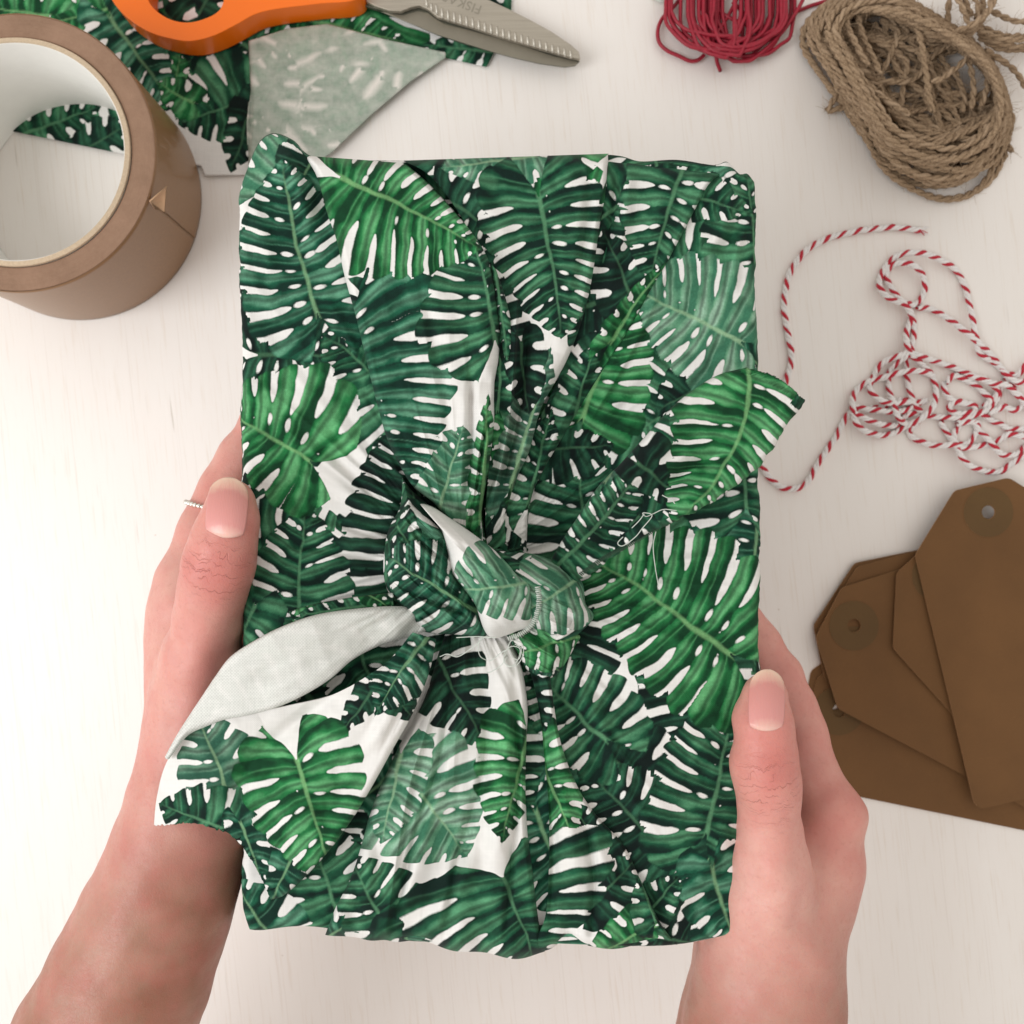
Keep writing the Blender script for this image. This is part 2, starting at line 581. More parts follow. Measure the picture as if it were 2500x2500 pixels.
def cloth_patch(name, px, py, z_mm, leaves, parent, mat=None, fill=None, cx=None, cy=None, thick=0.35, flip=True, **props):
    n, m = px.shape
    V = W(px, py, z_mm / 1000.0).reshape(-1, 3)
    me = cloth_mesh(name, V, grid_faces(n, m, flip=flip), px if cx is None else cx, py if cy is None else cy, leaves, fill)
    o = put(name, me, mat or M_CLOTH, parent, **props)
    if thick:
        md = o.modifiers.new("thickness", 'SOLIDIFY'); md.thickness = thick / 1000.0; md.offset = -1
        md.use_rim = True
    return o

# ------------------------------------------------------------------ the wrapped gift (held about 9 cm above the table)
ZT = 118.0                          # top face of the parcel, mm
ZB = 88.0                           # underside
gift = empty("wrapped_gift", tuple(W(1220, 1330, ZB / 1000)), label="rectangular gift wrapped in white cloth printed with green monstera leaves, knotted on top",
             category="gift")

BODY_LEAVES = [
    # left-hand strip, top to bottom
    (640, 470, 740, 290, 120, 120, 'p'), (770, 380, 690, 520, 90, 90, 'm'),
    (1040, 1420, 1000, 1010, 230, 150, 'k', 0, 5, 9),
    (727, 1560, 750, 1235, 165, 165, 'd', -6, 3, 9),
    (620, 1480, 540, 1640, 90, 110, 'd'),
    (777, 762, 690, 385, 185, 150, 'm', -14, 4, 10),
    (756, 1125, 505, 985, 150, 235, 'b', 6, 9, 8),
    (820, 2230, 745, 1990, 150, 150, 'd', 0, 2, 8),
    (660, 2290, 560, 2150, 120, 110, 'm'),
    # right-hand side
    (1850, 660, 1825, 400, 150, 120, 'd', 0, 8, 6),
    (1640, 470, 1840, 520, 80, 60, 'd'),
    (1760, 905, 1600, 1010, 120, 100, 'k'),
    (1811, 835, 1500, 690, 165, 190, 'p', 6, 5, 10),
    (1425, 1330, 1415, 1100, 160, 160, 'd', 0, 6, 8),
    (1421, 1022, 1520, 700, 150, 150, 'b', 10, 7, 7),
    (1340, 1100, 1500, 1090, 60, 90, 'k'),
    (1821, 1240, 1808, 1000, 170, 120, 'd', 0, 4, 9),
    (1600, 1330, 1460, 1180, 100, 110, 'd'),
    (1560, 1900, 1390, 1780, 120, 140, 'k'),
    (1620, 2080, 1420, 1860, 140, 150, 'k', 0, 2, 8),
    (1478, 1808, 1255, 1600, 120, 150, 'd', 0, 3, 9),
    (1724, 2034, 1795, 1660, 175, 150, 'd', 8, 6, 10),
    (1782, 1600, 1395, 1330, 200, 250, 'b', 10, 1, 10),
    (1740, 2120, 1800, 2330, 110, 110, 'm'),
    (1560, 2250, 1660, 2140, 70, 70, 'd'),
]


def coons(L, R, T, B, n, m):
    L = catmull(L, n); R = catmull(R, n); T = catmull(T, m); B = catmull(B, m)
    s = np.linspace(0, 1, n)[:, None, None]; t = np.linspace(0, 1, m)[None, :, None]
    P = (1 - t) * L[:, None] + t * R[:, None] + (1 - s) * T[None] + s * B[None]
    P -= (1 - s) * (1 - t) * L[0] + (1 - s) * t * R[0] + s * (1 - t) * L[-1] + s * t * R[-1]
    return P[..., 0], P[..., 1]


def build_body():
    n, m = 640, 424
    L = [(628, 400), (605, 470), (607, 560), (612, 800), (616, 1100), (620, 1500), (618, 1900), (616, 2160), (622, 2252)]
    R = [(1818, 455), (1824, 560), (1824, 800), (1828, 1100), (1832, 1500), (1826, 1900), (1800, 2150), (1770, 2262)]
    T = [(628, 400), (660, 352), (700, 362), (770, 410), (1000, 415), (1260, 408), (1480, 400), (1560, 416), (1650, 412), (1740, 424), (1768, 416), (1790, 442), (1806, 440), (1818, 455)]
    B = [(622, 2252), (760, 2240), (1000, 2272), (1300, 2280), (1600, 2286), (1770, 2262)]
    px, py = coons(L, R, T, B, n, m)
    z = np.full(px.shape, ZT)
    tt = np.linspace(0, 1, m)[None, :]
    px = px + 7 * (fbm(py / 130, py * 0 + 3, 17) - 0.5) * 2 * np.abs(2 * tt - 1) ** 8 + 4 * (fbm(py / 34, py * 0 + 8, 27) - 0.5) * 2 * np.abs(2 * tt - 1) ** 14
    # slack cloth over the book: soft rolls and creases that run to the knot
    z += 1.1 * (fbm(px / 260, py / 260, 3) - 0.5) * 2 + 0.5 * (fbm(px / 70, py / 90, 9) - 0.5)
    z += creases(px, py, [
        ('ridge', [(672, 345), (720, 440), (760, 560)], 26, 4.96),
        ('ridge', [(600, 470), (640, 560), (660, 700)], 22, 1.40),
        ('ridge', [(1800, 440), (1760, 560), (1700, 640)], 22, 3.72),
        ('ridge', [(1845, 520), (1800, 600), (1790, 720)], 14, 2.48),
        ('step', [(1640, 620), (1560, 820), (1420, 1060)], 14, 1.86),
        ('ridge', [(700, 1700), (860, 1560), (960, 1480)], 30, 1.86),
        ('ridge', [(1330, 1560), (1460, 1760), (1560, 2000)], 24, 2.02),
        ('ridge', [(1300, 1340), (1480, 1330), (1640, 1240)], 30, 2.48),
        ('ridge', [(1800, 2000), (1700, 2150), (1600, 2270)], 26, 2.79),
        ('ridge', [(1830, 900), (1700, 960), (1560, 1100)], 40, 1.86)])
    z += tension(px, py, 3.3, 3, 700.0)
    # pull the rim down into the rounded edge
    rows = [np.stack([px, py, z], -1).reshape(-1, 3)]
    idx = np.arange(n * m).reshape(n, m)
    loop = np.r_[idx[0, :-1], idx[:-1, -1], idx[-1, :0:-1], idx[:0:-1, 0]]
    P = rows[0][loop]
    c = np.array([P[:, 0].mean(), P[:, 1].mean()])
    tan = np.roll(P[:, :2], -3, 0) - np.roll(P[:, :2], 3, 0)
    nrm = np.stack([tan[:, 1], -tan[:, 0]], -1)
    nrm /= np.linalg.norm(nrm, axis=1)[:, None] + 1e-9
    for _ in range(6):
        nrm = nrm + np.roll(nrm, 4, 0) + np.roll(nrm, -4, 0); nrm /= np.linalg.norm(nrm, axis=1)[:, None]
    if ((P[:, :2] - c) * nrm).sum() < 0:
        nrm = -nrm
    F = [grid_faces(n, m, flip=True)]
    CX = [rows[0][:, 0]]; CY = [rows[0][:, 1]]
    prev = loop; base = n * m; K = len(loop)
    rr = 22.0
    prof = [(math.sin(a), 1 - math.cos(a)) for a in np.linspace(0.12, math.pi / 2, 10)]
    prof += [(1.0, 1 + d) for d in (0.6, 1.6, 3.0, 4.6, 6.4, 8.4)] + [(0.9, 11.2), (0.4, 11.8)]
    arc = 0; po = (0, 0)
    wav = 0.6 * np.sin(np.arange(K) / 41.0) + 0.5 * np.sin(np.arange(K) / 97.0 + 1)
    for o, dn in prof:
        arc += math.hypot(o - po[0], dn - po[1]) * rr; po = (o, dn)
        zz = P[:, 2] - dn * 2.54 * (1 if dn <= 1 else 1) + 0 * wav
        k2 = min(dn / 4.0, 1.0)
        q = P[:, :2] + nrm * (o * rr + k2 * wav[:, None] * 3)
        if dn > 11.5:
            zz = np.full(K, ZB)
        rows.append(np.c_[q, np.maximum(zz, ZB)])
        CX.append(P[:, 0] + nrm[:, 0] * arc); CY.append(P[:, 1] + nrm[:, 1] * arc)
        cur = base + np.arange(K)
        F.append(np.stack([prev, cur, np.roll(cur, -1), np.roll(prev, -1)], -1))
        prev = cur; base += K
    # underside, stitched to the last ring by a fan
    rows.append(np.array([[c[0], c[1], ZB]])); CX.append([c[0]]); CY.append([c[1]])
    F.append(np.stack([prev, np.full(K, base), np.full(K, base), np.roll(prev, -1)], -1)[:, [0, 1, 3, 3]])
    A = np.vstack(rows)
    F = np.vstack(F)
    fan = F[-K:]
    V = W(A[:, 0], A[:, 1], A[:, 2] / 1000)
    # faces: quads, and triangles for the fan as degenerate-free tri mesh kept separate
    me_F = F[:-K]
    me = raw_mesh("wrapping_cloth", V, me_F)
    bm = bmesh.new(); bm.from_mesh(me); bm.verts.ensure_lookup_table()
    for a, b, c2, _ in fan:
        try:
            bm.faces.new((bm.verts[a], bm.verts[b], bm.verts[c2]))
        except ValueError:
            pass
    bmesh.ops.recalc_face_normals(bm, faces=bm.faces[:])
    bm.to_mesh(me); bm.free()
    cx = np.concatenate(CX); cy = np.concatenate(CY)
    cov, ink = print_eval(cx, cy, BODY_LEAVES, (3, 230, 'dmkd'))
    set_attr(me, 'cover', 'FLOAT', cov)
    set_attr(me, 'ink', 'FLOAT_COLOR', np.c_[ink, np.ones(len(ink))])
    set_attr(me, 'cloth', 'FLOAT_VECTOR', np.c_[cx, cy, 0 * cx])
    for p in me.polygons:
        break
    me.polygons.foreach_set("use_smooth", np.ones(len(me.polygons), bool))
    return put("wrapping_cloth", me, M_CLOTH, gift)


build_body()

# ---- pleats gathered from the top edge to the knot
px, py, z = loft([(1486, 388), (1476, 480), (1450, 640), (1415, 780), (1360, 930), (1290, 1080), (1222, 1262), (1215, 1345)],
                 [(1772, 420), (1735, 446), (1708, 491), (1672, 560), (1630, 640), (1590, 710), (1540, 800), (1470, 910), (1390, 1040), (1310, 1180), (1290, 1262), (1285, 1360)],
                 120.6, 330, 110, fold=(0, 1), drop=(7, 0), seed=3, wr=0.6, edge=12, low=3.2,
                 zs=(120.4, 120.6, 120.4, 120.4, 121.5, 122.5, 119.5),
                 lst=[('ridge', [(1660, 400), (1600, 560), (1520, 720), (1400, 960)], 26, 1.55), ('ridge', [(1540, 380), (1520, 560), (1480, 720)], 16, 2.02),
                      ('ridge', [(1560, 700), (1470, 880), (1340, 1120)], 12, -2.2), ('ridge', [(1510, 400), (1492, 560), (1455, 700)], 12, -2.4), ('ridge', [(1470, 860), (1390, 1000), (1300, 1160)], 16, 2.33)])
cloth_patch("pleat", px, py, z, [(1540, 720, 1470, 560, 90, 70, 'k'), (1400, 1040, 1450, 840, 70, 70, 'd'), (1290, 1230, 1350, 1000, 60, 60, 'd'),
                                  (1669, 402, 1588, 690, 130, 140, 'd', 8, 4, 8), (1490, 830, 1630, 640, 40, 50, 'b', 0, 2, 6)], gift, thick=0, fill=(14, 210, 'dk'))

px, py, z = loft([(985, 392), (1050, 430), (1120, 520), (1170, 620), (1190, 720), (1200, 850), (1200, 1000), (1195, 1120), (1185, 1262), (1190, 1340)],
                 [(1486, 375), (1480, 472), (1466, 549), (1455, 633), (1440, 714), (1420, 790), (1390, 867), (1360, 925), (1320, 1000), (1292, 1102), (1264, 1163), (1235, 1262), (1245, 1350)],
                 122.6, 350, 190, fold=(0, 1), drop=(8, 0), seed=5, wr=0.7, edge=14, low=5.0,
                 zs=(122.6, 123.2, 123.2, 123.2, 123.8, 125.0, 125.5, 121),
                 lst=[('ridge', [(1395, 400), (1410, 560), (1390, 740), (1330, 950), (1240, 1180)], 30, 1.71),
                      ('ridge', [(1290, 760), (1280, 900), (1255, 1060), (1215, 1240)], 12, -3.6), ('ridge', [(1440, 420), (1432, 560), (1400, 740)], 12, -1.8), ('step', [(1262, 700), (1256, 860), (1240, 1040), (1200, 1240)], 9, 3.41),
                      ('ridge', [(1360, 860), (1310, 1000), (1240, 1200)], 18, 3.10),
                      ('ridge', [(1130, 400), (1200, 520), (1260, 640)], 26, 1.24)])
cloth_patch("pleat", px, py, z, [(1400, 300, 1390, 450, 110, 110, 'b', 0, 3, 6), (1300, 380, 1080, 410, 70, 130, 'p', 0, 2, 8),
                                  (1215, 1000, 1230, 800, 50, 60, 'd'), (1240, 1060, 1250, 1250, 70, 50, 'b'),
                                  (1250, 1180, 1345, 850, 70, 75, 'g', 0, 4, 8), (1270, 840, 1290, 1010, 70, 50, 'k'),
                                  (1313, 478, 1372, 830, 165, 165, 'd', -6, 2, 11)], gift, thick=0, fill=(19, 260, 'dkb'))

px, py, z = loft([(743, 380), (774, 434), (797, 517), (821, 585), (841, 672), (868, 771), (884, 836), (903, 916), (924, 999), (946, 1074), (978, 1140), (1010, 1190), (1065, 1235), (1120, 1310)],
                 [(990, 398), (1045, 446), (1100, 505), (1150, 562), (1190, 625), (1214, 700), (1226, 790), (1220, 880), (1213, 970), (1208, 1060), (1195, 1140), (1182, 1210), (1178, 1268), (1195, 1335)],
                 125.2, 350, 170, fold=(1, 1), drop=(9, 0), seed=8, wr=0.9, edge=18, low=8.0,
                 zs=(124.6, 126.2, 126.8, 127.2, 127.8, 129.5, 129.5, 124),
                 lst=[('ridge', [(1150, 740), (1180, 830), (1190, 930)], 26, 3.41), ('step', [(1205, 940), (1172, 1080), (1150, 1264)], 8, 3.72),
                      ('ridge', [(880, 420), (960, 560), (1040, 720), (1090, 900), (1110, 1100)], 50, 1.86),
                      ('ridge', [(1150, 900), (1150, 1060), (1140, 1250)], 11, -4.2), ('ridge', [(1215, 880), (1212, 1050), (1195, 1240)], 8, -4.0), ('ridge', [(1010, 640), (1070, 860), (1100, 1100)], 22, -1.6), ('ridge', [(1195, 980), (1185, 1100), (1168, 1250)], 13, 4.03), ('ridge', [(860, 760), (900, 930), (980, 1120)], 24, 1.40),
                      ('ridge', [(1120, 540), (1175, 640), (1200, 760)], 14, 2.48)])
cloth_patch("pleat", px, py, z, [(1060, 1290, 1130, 1040, 150, 120, 'p', 0, 6, 9), (1175, 1270, 1190, 960, 40, 40, 'b', 0, 3, 7),
                                  (900, 740, 1100, 880, 60, 60, 'k'), (850, 810, 990, 1205, 270, 60, 'm', 6, 7, 9),
                                  (1210, 830, 1150, 540, 190, 60, 'd', 0, 5, 9), (833, 430, 1175, 612, 110, 235, 'b', -6, 3, 8)], gift, thick=0)
# a narrow spike of folded cloth tucked beside the centre pleat
px, py, z = loft([(1196, 640), (1206, 720), (1218, 800), (1226, 870), (1232, 880)], [(1212, 660), (1232, 720), (1250, 790), (1254, 850), (1246, 880)],
                 127.0, 90, 30, fold=(1, 1), seed=2, wr=0.1, edge=9, low=3.0, dome=1.5, zs=(125, 127, 126, 125))
cloth_patch("fold", px, py, z, [(1206, 640, 1240, 890, 40, 40, 'd')], gift, thick=0)

# ---- pleats gathered from the bottom edge
px, py, z = loft([(1240, 1490), (1265, 1560), (1300, 1660), (1320, 1760), (1330, 1860), (1340, 1980), (1340, 2120), (1330, 2240), (1290, 2318)],
                 [(1330, 1500), (1338, 1600), (1352, 1720), (1372, 1823), (1412, 1924), (1460, 1994), (1526, 2065), (1566, 2153), (1612, 2250), (1654, 2304)],
                 121.0, 310, 150, fold=(0, 1), drop=(0, 12), seed=4, wr=0.7, edge=14, low=4.5, zs=(120, 123.5, 122.2, 121.4, 121.2, 121.2, 121.0, 120.6),
                 lst=[('ridge', [(1310, 1600), (1330, 1800), (1350, 2040), (1345, 2300)], 12, -3.0), ('ridge', [(1430, 1990), (1450, 2150), (1440, 2320)], 12, -2.4), ('ridge', [(1340, 1650), (1370, 1900), (1400, 2120), (1390, 2310)], 26, 2.48), ('ridge', [(1420, 2000), (1480, 2140), (1500, 2320)], 24, 2.48),
                      ('step', [(1560, 2110), (1590, 2220), (1640, 2310)], 9, 1.86)])
tt = np.linspace(0, 1, px.shape[1])[None, :]; s_ = np.linspace(0, 1, px.shape[0])[:, None]
py += s_ ** 12 * (-22 * np.exp(-((tt - 0.26) / 0.07) ** 2) + 7 * np.sin(tt * 12 + 1)); z += s_ ** 5 * (1.5 * np.sin(tt * 19))
cloth_patch("pleat", px, py, z, [(1500, 2140, 1400, 1960, 90, 110, 'k', 0, 2, 8), (1305, 1822, 1405, 2060, 90, 90, 'b', 0, 3, 7), (1290, 1640, 1330, 1790, 60, 60, 'k'),
                                  (1440, 2210, 1560, 2090, 80, 80, 'k'), (1600, 2262, 1420, 2345, 80, 80, 'b', 0, 5, 8), (1227, 2140, 1310, 2350, 300, 130, 'd', 0, 4, 8),
                                  (1600, 2250, 1560, 2140, 60, 60, 'd'), (1700, 2250, 1600, 2350, 70, 70, 'd')], gift, thick=0)
px, py, z = loft([(1110, 1490), (1082, 1560), (1060, 1630), (1040, 1696), (1012, 1756), (972, 1826), (945, 1885), (919, 1943), (896, 2012), (872, 2096), (850, 2155), (820, 2210), (794, 2272)],
                 [(1240, 1490), (1250, 1560), (1276, 1640), (1288, 1726), (1285, 1814), (1284, 1924), (1288, 2030), (1300, 2120), (1312, 2220), (1330, 2330)],
                 122.5, 310, 200, fold=(1, 1), drop=(0, 13), seed=6, wr=1.0, edge=15, low=5.5, zs=(121, 125, 124, 123, 122.8, 122.6, 122.4, 121.6),
                 lst=[('ridge', [(1130, 1600), (1120, 1800), (1030, 2040), (980, 2300)], 30, 3.10), ('ridge', [(1220, 1600), (1240, 1800), (1210, 2060), (1160, 2320)], 30, 2.48),
                      ('step', [(1090, 1620), (1040, 1780), (990, 1960), (940, 2280)], 10, 2.48), ('ridge', [(1180, 2080), (1100, 2180), (1040, 2310)], 24, 2.79),
                      ('ridge', [(1110, 1620), (1080, 1840), (1010, 2060), (950, 2290)], 11, -3.0), ('ridge', [(1180, 1640), (1185, 1860), (1120, 2100), (1080, 2320)], 13, -2.8), ('ridge', [(1255, 1640), (1262, 1860), (1250, 2100), (1230, 2320)], 10, -2.6), ('ridge', [(900, 2060), (900, 2180), (880, 2280)], 20, 2.17)],
                 endbulge=(0, 14))
tt = np.linspace(0, 1, px.shape[1])[None, :]; s_ = np.linspace(0, 1, px.shape[0])[:, None]
hem = 9 * np.sin(tt * 9.0 + 0.6) + 6 * np.sin(tt * 21 + 2) - 10 * np.exp(-((tt - 0.27) / 0.05) ** 2)
py += s_ ** 12 * hem; z += s_ ** 5 * (1.6 * np.sin(tt * 21 + 2) + 1.2 * np.sin(tt * 33))
cloth_patch("pleat", px, py, z, [(1040, 1560, 1190, 1830, 110, 130, 'k', 0, 3, 7), (1000, 1900, 1140, 2090, 180, 210, 'p', 0, 5, 8), (980, 1840, 930, 2060, 90, 90, 'p'),
                                  (1288, 1800, 1225, 2060, 60, 130, 'b', 0, 4, 8), (760, 2320, 900, 2220, 70, 70, 'm'), (965, 2300, 850, 2090, 120, 150, 'd', 0, 6, 9), (1000, 2230, 1050, 2350, 110, 110, 'd'),
                                  (1227, 2142, 1310, 2350, 240, 300, 'd', 0, 4, 9)], gift, thick=0)


# ---- the knot
def lump(name, outline, centre, z0, H, leaves, lst=(), n=110, m=300, seed=0, wr=0.6, power=2.2, tilt=(0, 0), mat=None, grain=None):
    oc = catmull(outline, m, closed=True)
    r = np.linspace(0, 1, n)[:, None] ** 0.8
    px = centre[0] + r * (oc[None, :, 0] - centre[0]); py = centre[1] + r * (oc[None, :, 1] - centre[1])
    z = z0 + H * np.clip(1 - r ** power, 0, 1) ** 0.5
    z = z + creases(px, py, lst) * np.clip((1 - r) * 6, 0, 1) + wr * (fbm(px / 45 + seed, py / 45, 61 + seed) - 0.5) * 2 * np.clip((1 - r) * 4, 0, 1)
    z = z + tilt[0] * (px - centre[0]) / 100 + tilt[1] * (py - centre[1]) / 100
    if grain:
        ang, sh, lg, am = grain
        ca, sa = math.cos(ang), math.sin(ang)
        a_ = (px * ca + py * sa) / lg; b_ = (-px * sa + py * ca) / sh
        z = z + am * ((fbm(a_ + seed, b_, 15 + seed, 3) - 0.5) * 2 - 1.6 * np.abs(fbm(a_ + 9, b_ * 1.4, 25 + seed, 2) - 0.5)) * np.clip((1 - r) * 5, 0, 1)
    V = W(px, py, z / 1000).reshape(-1, 3)
    F = grid_faces(n, m, wrap_j=True, flip=False)
    # cloth coordinates follow the bulge so the print stays even on the flanks
    k = 1 + 0.25 * r ** 6
    cx = centre[0] + k * (px - centre[0]); cy = centre[1] + k * (py - centre[1])
    me = cloth_mesh(name, V, F, cx, cy, leaves, (seed + 40, 190, 'dmm') if name == 'knot_lobe' else None)
    o = put(name, me, mat or M_CLOTH, gift)
    bm = bmesh.new(); bm.from_mesh(me); bmesh.ops.remove_doubles(bm, verts=bm.verts[:m], dist=1e-7)
    bmesh.ops.recalc_face_normals(bm, faces=bm.faces[:]); bm.to_mesh(me); bm.free()
    return o


K = lambda x, y: (900 + 0.3106 * x, 1100 + 0.3106 * y)
Kp = lambda *p: [K(*q) for q in p]

lump("knot_lobe", Kp((1080, 1420), (1300, 1360), (1640, 1440), (1620, 1540), (1500, 1740), (1400, 1790), (1260, 1740), (1170, 1600)), K(1370, 1560), 118, 12,
     [(*K(1760, 1420), *K(1050, 1640), 90, 120, 'b', 0, 4, 7)],
     [('ridge', Kp((1180, 1480), (1380, 1580), (1520, 1700)), 9, 1.8), ('ridge', Kp((1300, 1380), (1480, 1500), (1600, 1540)), 10, 1.8)], seed=3, grain=(0.5, 14, 90, 1.6))
lump("knot_lobe", Kp((980, 800), (1120, 800), (1320, 820), (1560, 920), (1680, 1040), (1705, 1200), (1770, 1310), (1640, 1450), (1500, 1560), (1380, 1450), (1250, 1380), (1120, 1200)), K(1400, 1180), 119, 18,
     [(*K(1900, 840), *K(1050, 1400), 150, 170, 'p', 0, 3, 8)],
     [('ridge', Kp((1320, 1020), (1480, 1080), (1660, 1240)), 18, 1.6), ('step', Kp((1400, 1560), (1560, 1430), (1640, 1240), (1640, 1080)), 8, 1.6),
      ('ridge', Kp((1330, 1350), (1500, 1400), (1640, 1380)), 9, 1.8)], seed=5, tilt=(-1.5, 0), grain=(0.45, 20, 120, 2.0))
lump("knot_lobe", Kp((265, 215), (330, 300), (480, 440), (620, 600), (760, 900), (900, 1200), (940, 1420), (880, 1470), (700, 1450), (430, 1420), (290, 1280), (150, 1100), (115, 900), (150, 640), (240, 460), (262, 330)),
     K(480, 980), 119, 19,
     [(*K(180, 560), *K(420, 840), 60, 40, 'd'), (*K(1000, 1430), *K(250, 1350), 80, 80, 'd', 0, 3, 9), (*K(900, 1290), *K(60, 800), 150, 165, 'm', 0, 6, 11)],
     [('step', Kp((290, 300), (330, 560), (480, 760), (620, 860)), 9, 2.6), ('ridge', Kp((280, 420), (420, 560), (560, 700)), 9, 2.2),
      ('ridge', Kp((200, 620), (300, 820), (480, 960), (700, 1060)), 18, 1.6), ('ridge', Kp((180, 1080), (400, 1180), (640, 1280), (850, 1340)), 13, 1.8),
      ('ridge', Kp((400, 900), (560, 960), (720, 1100)), 9, 1.5), ('ridge', Kp((300, 1200), (480, 1320), (700, 1400)), 10, 1.8),
      ('ridge', Kp((290, 480), (400, 700), (560, 860)), 7, -3.4), ('ridge', Kp((180, 1000), (360, 1130), (600, 1230), (820, 1300)), 7, -2.6), ('ridge', Kp((360, 1260), (520, 1370), (760, 1430)), 6, -2.4), ('ridge', Kp((220, 900), (420, 1080), (640, 1180)), 8, 1.4)], seed=7, tilt=(1.5, 0), grain=(0.75, 16, 130, 2.4))
lump("knot_band", Kp((400, 420), (500, 440), (640, 530), (830, 660), (1010, 800), (1200, 970), (1320, 1070), (1335, 1200), (1285, 1370), (1170, 1420), (1090, 1450), (975, 1475), (900, 1400), (830, 1220), (730, 1090), (640, 980), (600, 760), (520, 520)),
     K(900, 990), 124, 20,
     [(*K(1640, 980), *K(560, 1130), 125, 200, 'p', 0, 5, 8)],
     [('ridge', Kp((560, 540), (800, 800), (1000, 1080), (1050, 1400)), 26, 1.2), ('ridge', Kp((640, 760), (760, 1000), (900, 1280)), 14, 1.0),
      ('ridge', Kp((760, 700), (1000, 900), (1260, 1120)), 14, 0.8)], seed=2, wr=0.4, power=3.2, grain=(0.75, 26, 160, 1.2))

# overlocked stitches along the end of the band
acc = Acc()
edge = catmull(Kp((1325, 1075), (1338, 1160), (1325, 1270), (1288, 1365), (1200, 1440), (1100, 1480)), 34)
for i in range(34):
    tdir = edge[min(i + 1, 33)] - edge[max(i - 1, 0)]; tdir /= np.hypot(*tdir)
    nd = np.array([tdir[1], -tdir[0]]); a = edge[i] - nd * -1; wv = 4.5 + 2.5 * random.random()
    q = np.array([a - nd * wv, a - nd * wv * .4, a + nd * wv * .4, a + nd * wv])
    V, F = tube(W(q[:, 0], q[:, 1], np.array([139.5, 140.6, 140.2, 138]) / 1000), 0.00022, 5)
    acc.add(V, F)
M_THREAD = mat_simple("cotton_thread", (0.62, 0.66, 0.60), 0.8, noise=0.2)
put("overlock_stitching", acc.mesh("overlock_stitching"), M_THREAD, gift)

# ---- left tail
px, py, z = loft([(705, 1492), (780, 1472), (860, 1458), (960, 1446)], [(720, 1530), (790, 1505), (870, 1492), (960, 1490)], 124, 90, 24, fold=(1, 0), seed=3, wr=0.4, zs=(121, 123, 125, 126), edge=8)
cloth_patch("tail_end", px, py, z, [(960, 1470, 700, 1510, 40, 40, 'd', 0, 3, 9), (900, 1450, 960, 1490, 30, 30, 'b')], gift, fill=(5, 70, 'dmb'), thick=0.3, flip=False)

TL = [(1010, 1545), (940, 1620), (826, 1690), (700, 1722), (560, 1752), (455, 1796), (408, 1862), (386, 1940), (378, 2014)]
TR = [(1062, 1560), (1045, 1640), (1005, 1740), (955, 1830), (905, 1920), (850, 2010), (780, 2100), (700, 2178), (662, 2196)]
px, py, z = loft(TL, TR, 132, 300, 190, fold=(0, 1), seed=9, wr=1.2, edge=14, low=4.5, endbulge=(40, -62), zs=(131, 134, 134, 131.5, 129.5, 128, 126.5, 125),
                 lst=[('ridge', [(980, 1600), (860, 1760), (760, 1900), (700, 2080)], 55, 3.10), ('ridge', [(840, 1680), (700, 1780), (590, 1900), (560, 2020)], 26, -3.41),
                      ('ridge', [(1030, 1580), (980, 1690), (900, 1840)], 14, 2.48), ('ridge', [(640, 1760), (520, 1830), (450, 1960)], 40, 2.48)])
rj = np.random.default_rng(4)
jag = np.cumsum(rj.normal(0, 2.2, px.shape[1])); jag = jag - np.linspace(jag[0], jag[-1], len(jag)); jag = jag * 0.5 + rj.normal(0, 1.3, len(jag))
ss = np.linspace(0, 1, px.shape[0])[:, None] ** 24
py += ss * jag[None, :]; px += ss * jag[None, :] * .3
z -= np.clip((570 - px) / 190, 0, 1) ** 1.5 * 7
cloth_patch("tail", px, py, z, [(940, 1660, 1010, 1760, 60, 60, 'k'), (930, 1660, 830, 1790, 40, 50, 'k'), (1062, 1540, 915, 1745, 95, 110, 'm', 8, 4, 10), (720, 2080, 640, 2240, 70, 70, 'm'),
                                 (560, 1950, 470, 1730, 110, 120, 'g', 6, 3, 8), (574, 2036, 390, 1960, 95, 120, 'd', 0, 6, 7), (590, 2010, 640, 2160, 60, 50, 'm'),
                                 (723, 1852, 812, 2160, 165, 165, 'b', -5, 6, 9)], gift, thick=0.35, flip=False)
# reverse of the cloth rolled over the upper edge of the tail
OUT = [(1060, 1480), (990, 1482), (900, 1486), (780, 1502), (690, 1532), (620, 1568), (565, 1605), (530, 1650), (498, 1698), (462, 1752), (432, 1800), (405, 1850)]
LIP = [(1060, 1530), (1000, 1552), (930, 1572), (860, 1608), (805, 1655), (740, 1695), (680, 1722), (610, 1742), (548, 1754), (500, 1772), (455, 1795), (410, 1852)]
px, py, z = loft(OUT, LIP, 137, 260, 90, fold=(1, 1), seed=12, wr=0.7, edge=10, low=3.0, dome=1.0, zs=(124, 130, 134, 137, 137.5, 136, 134, 131, 127),
                 lst=[('ridge', [(960, 1510), (820, 1570), (700, 1620), (580, 1680)], 22, -1.86), ('ridge', [(900, 1560), (800, 1620), (640, 1700)], 18, 1.24)])
lin_o = cloth_patch("tail_lining", px, py, z, [(1010, 1620, 880, 1560, 60, 60, 'p')], gift, mat=M_LINING, thick=0.35, flip=False,
                    label="white unprinted reverse of the cloth rolled over the tail", fill=(11, 160, 'dm'))

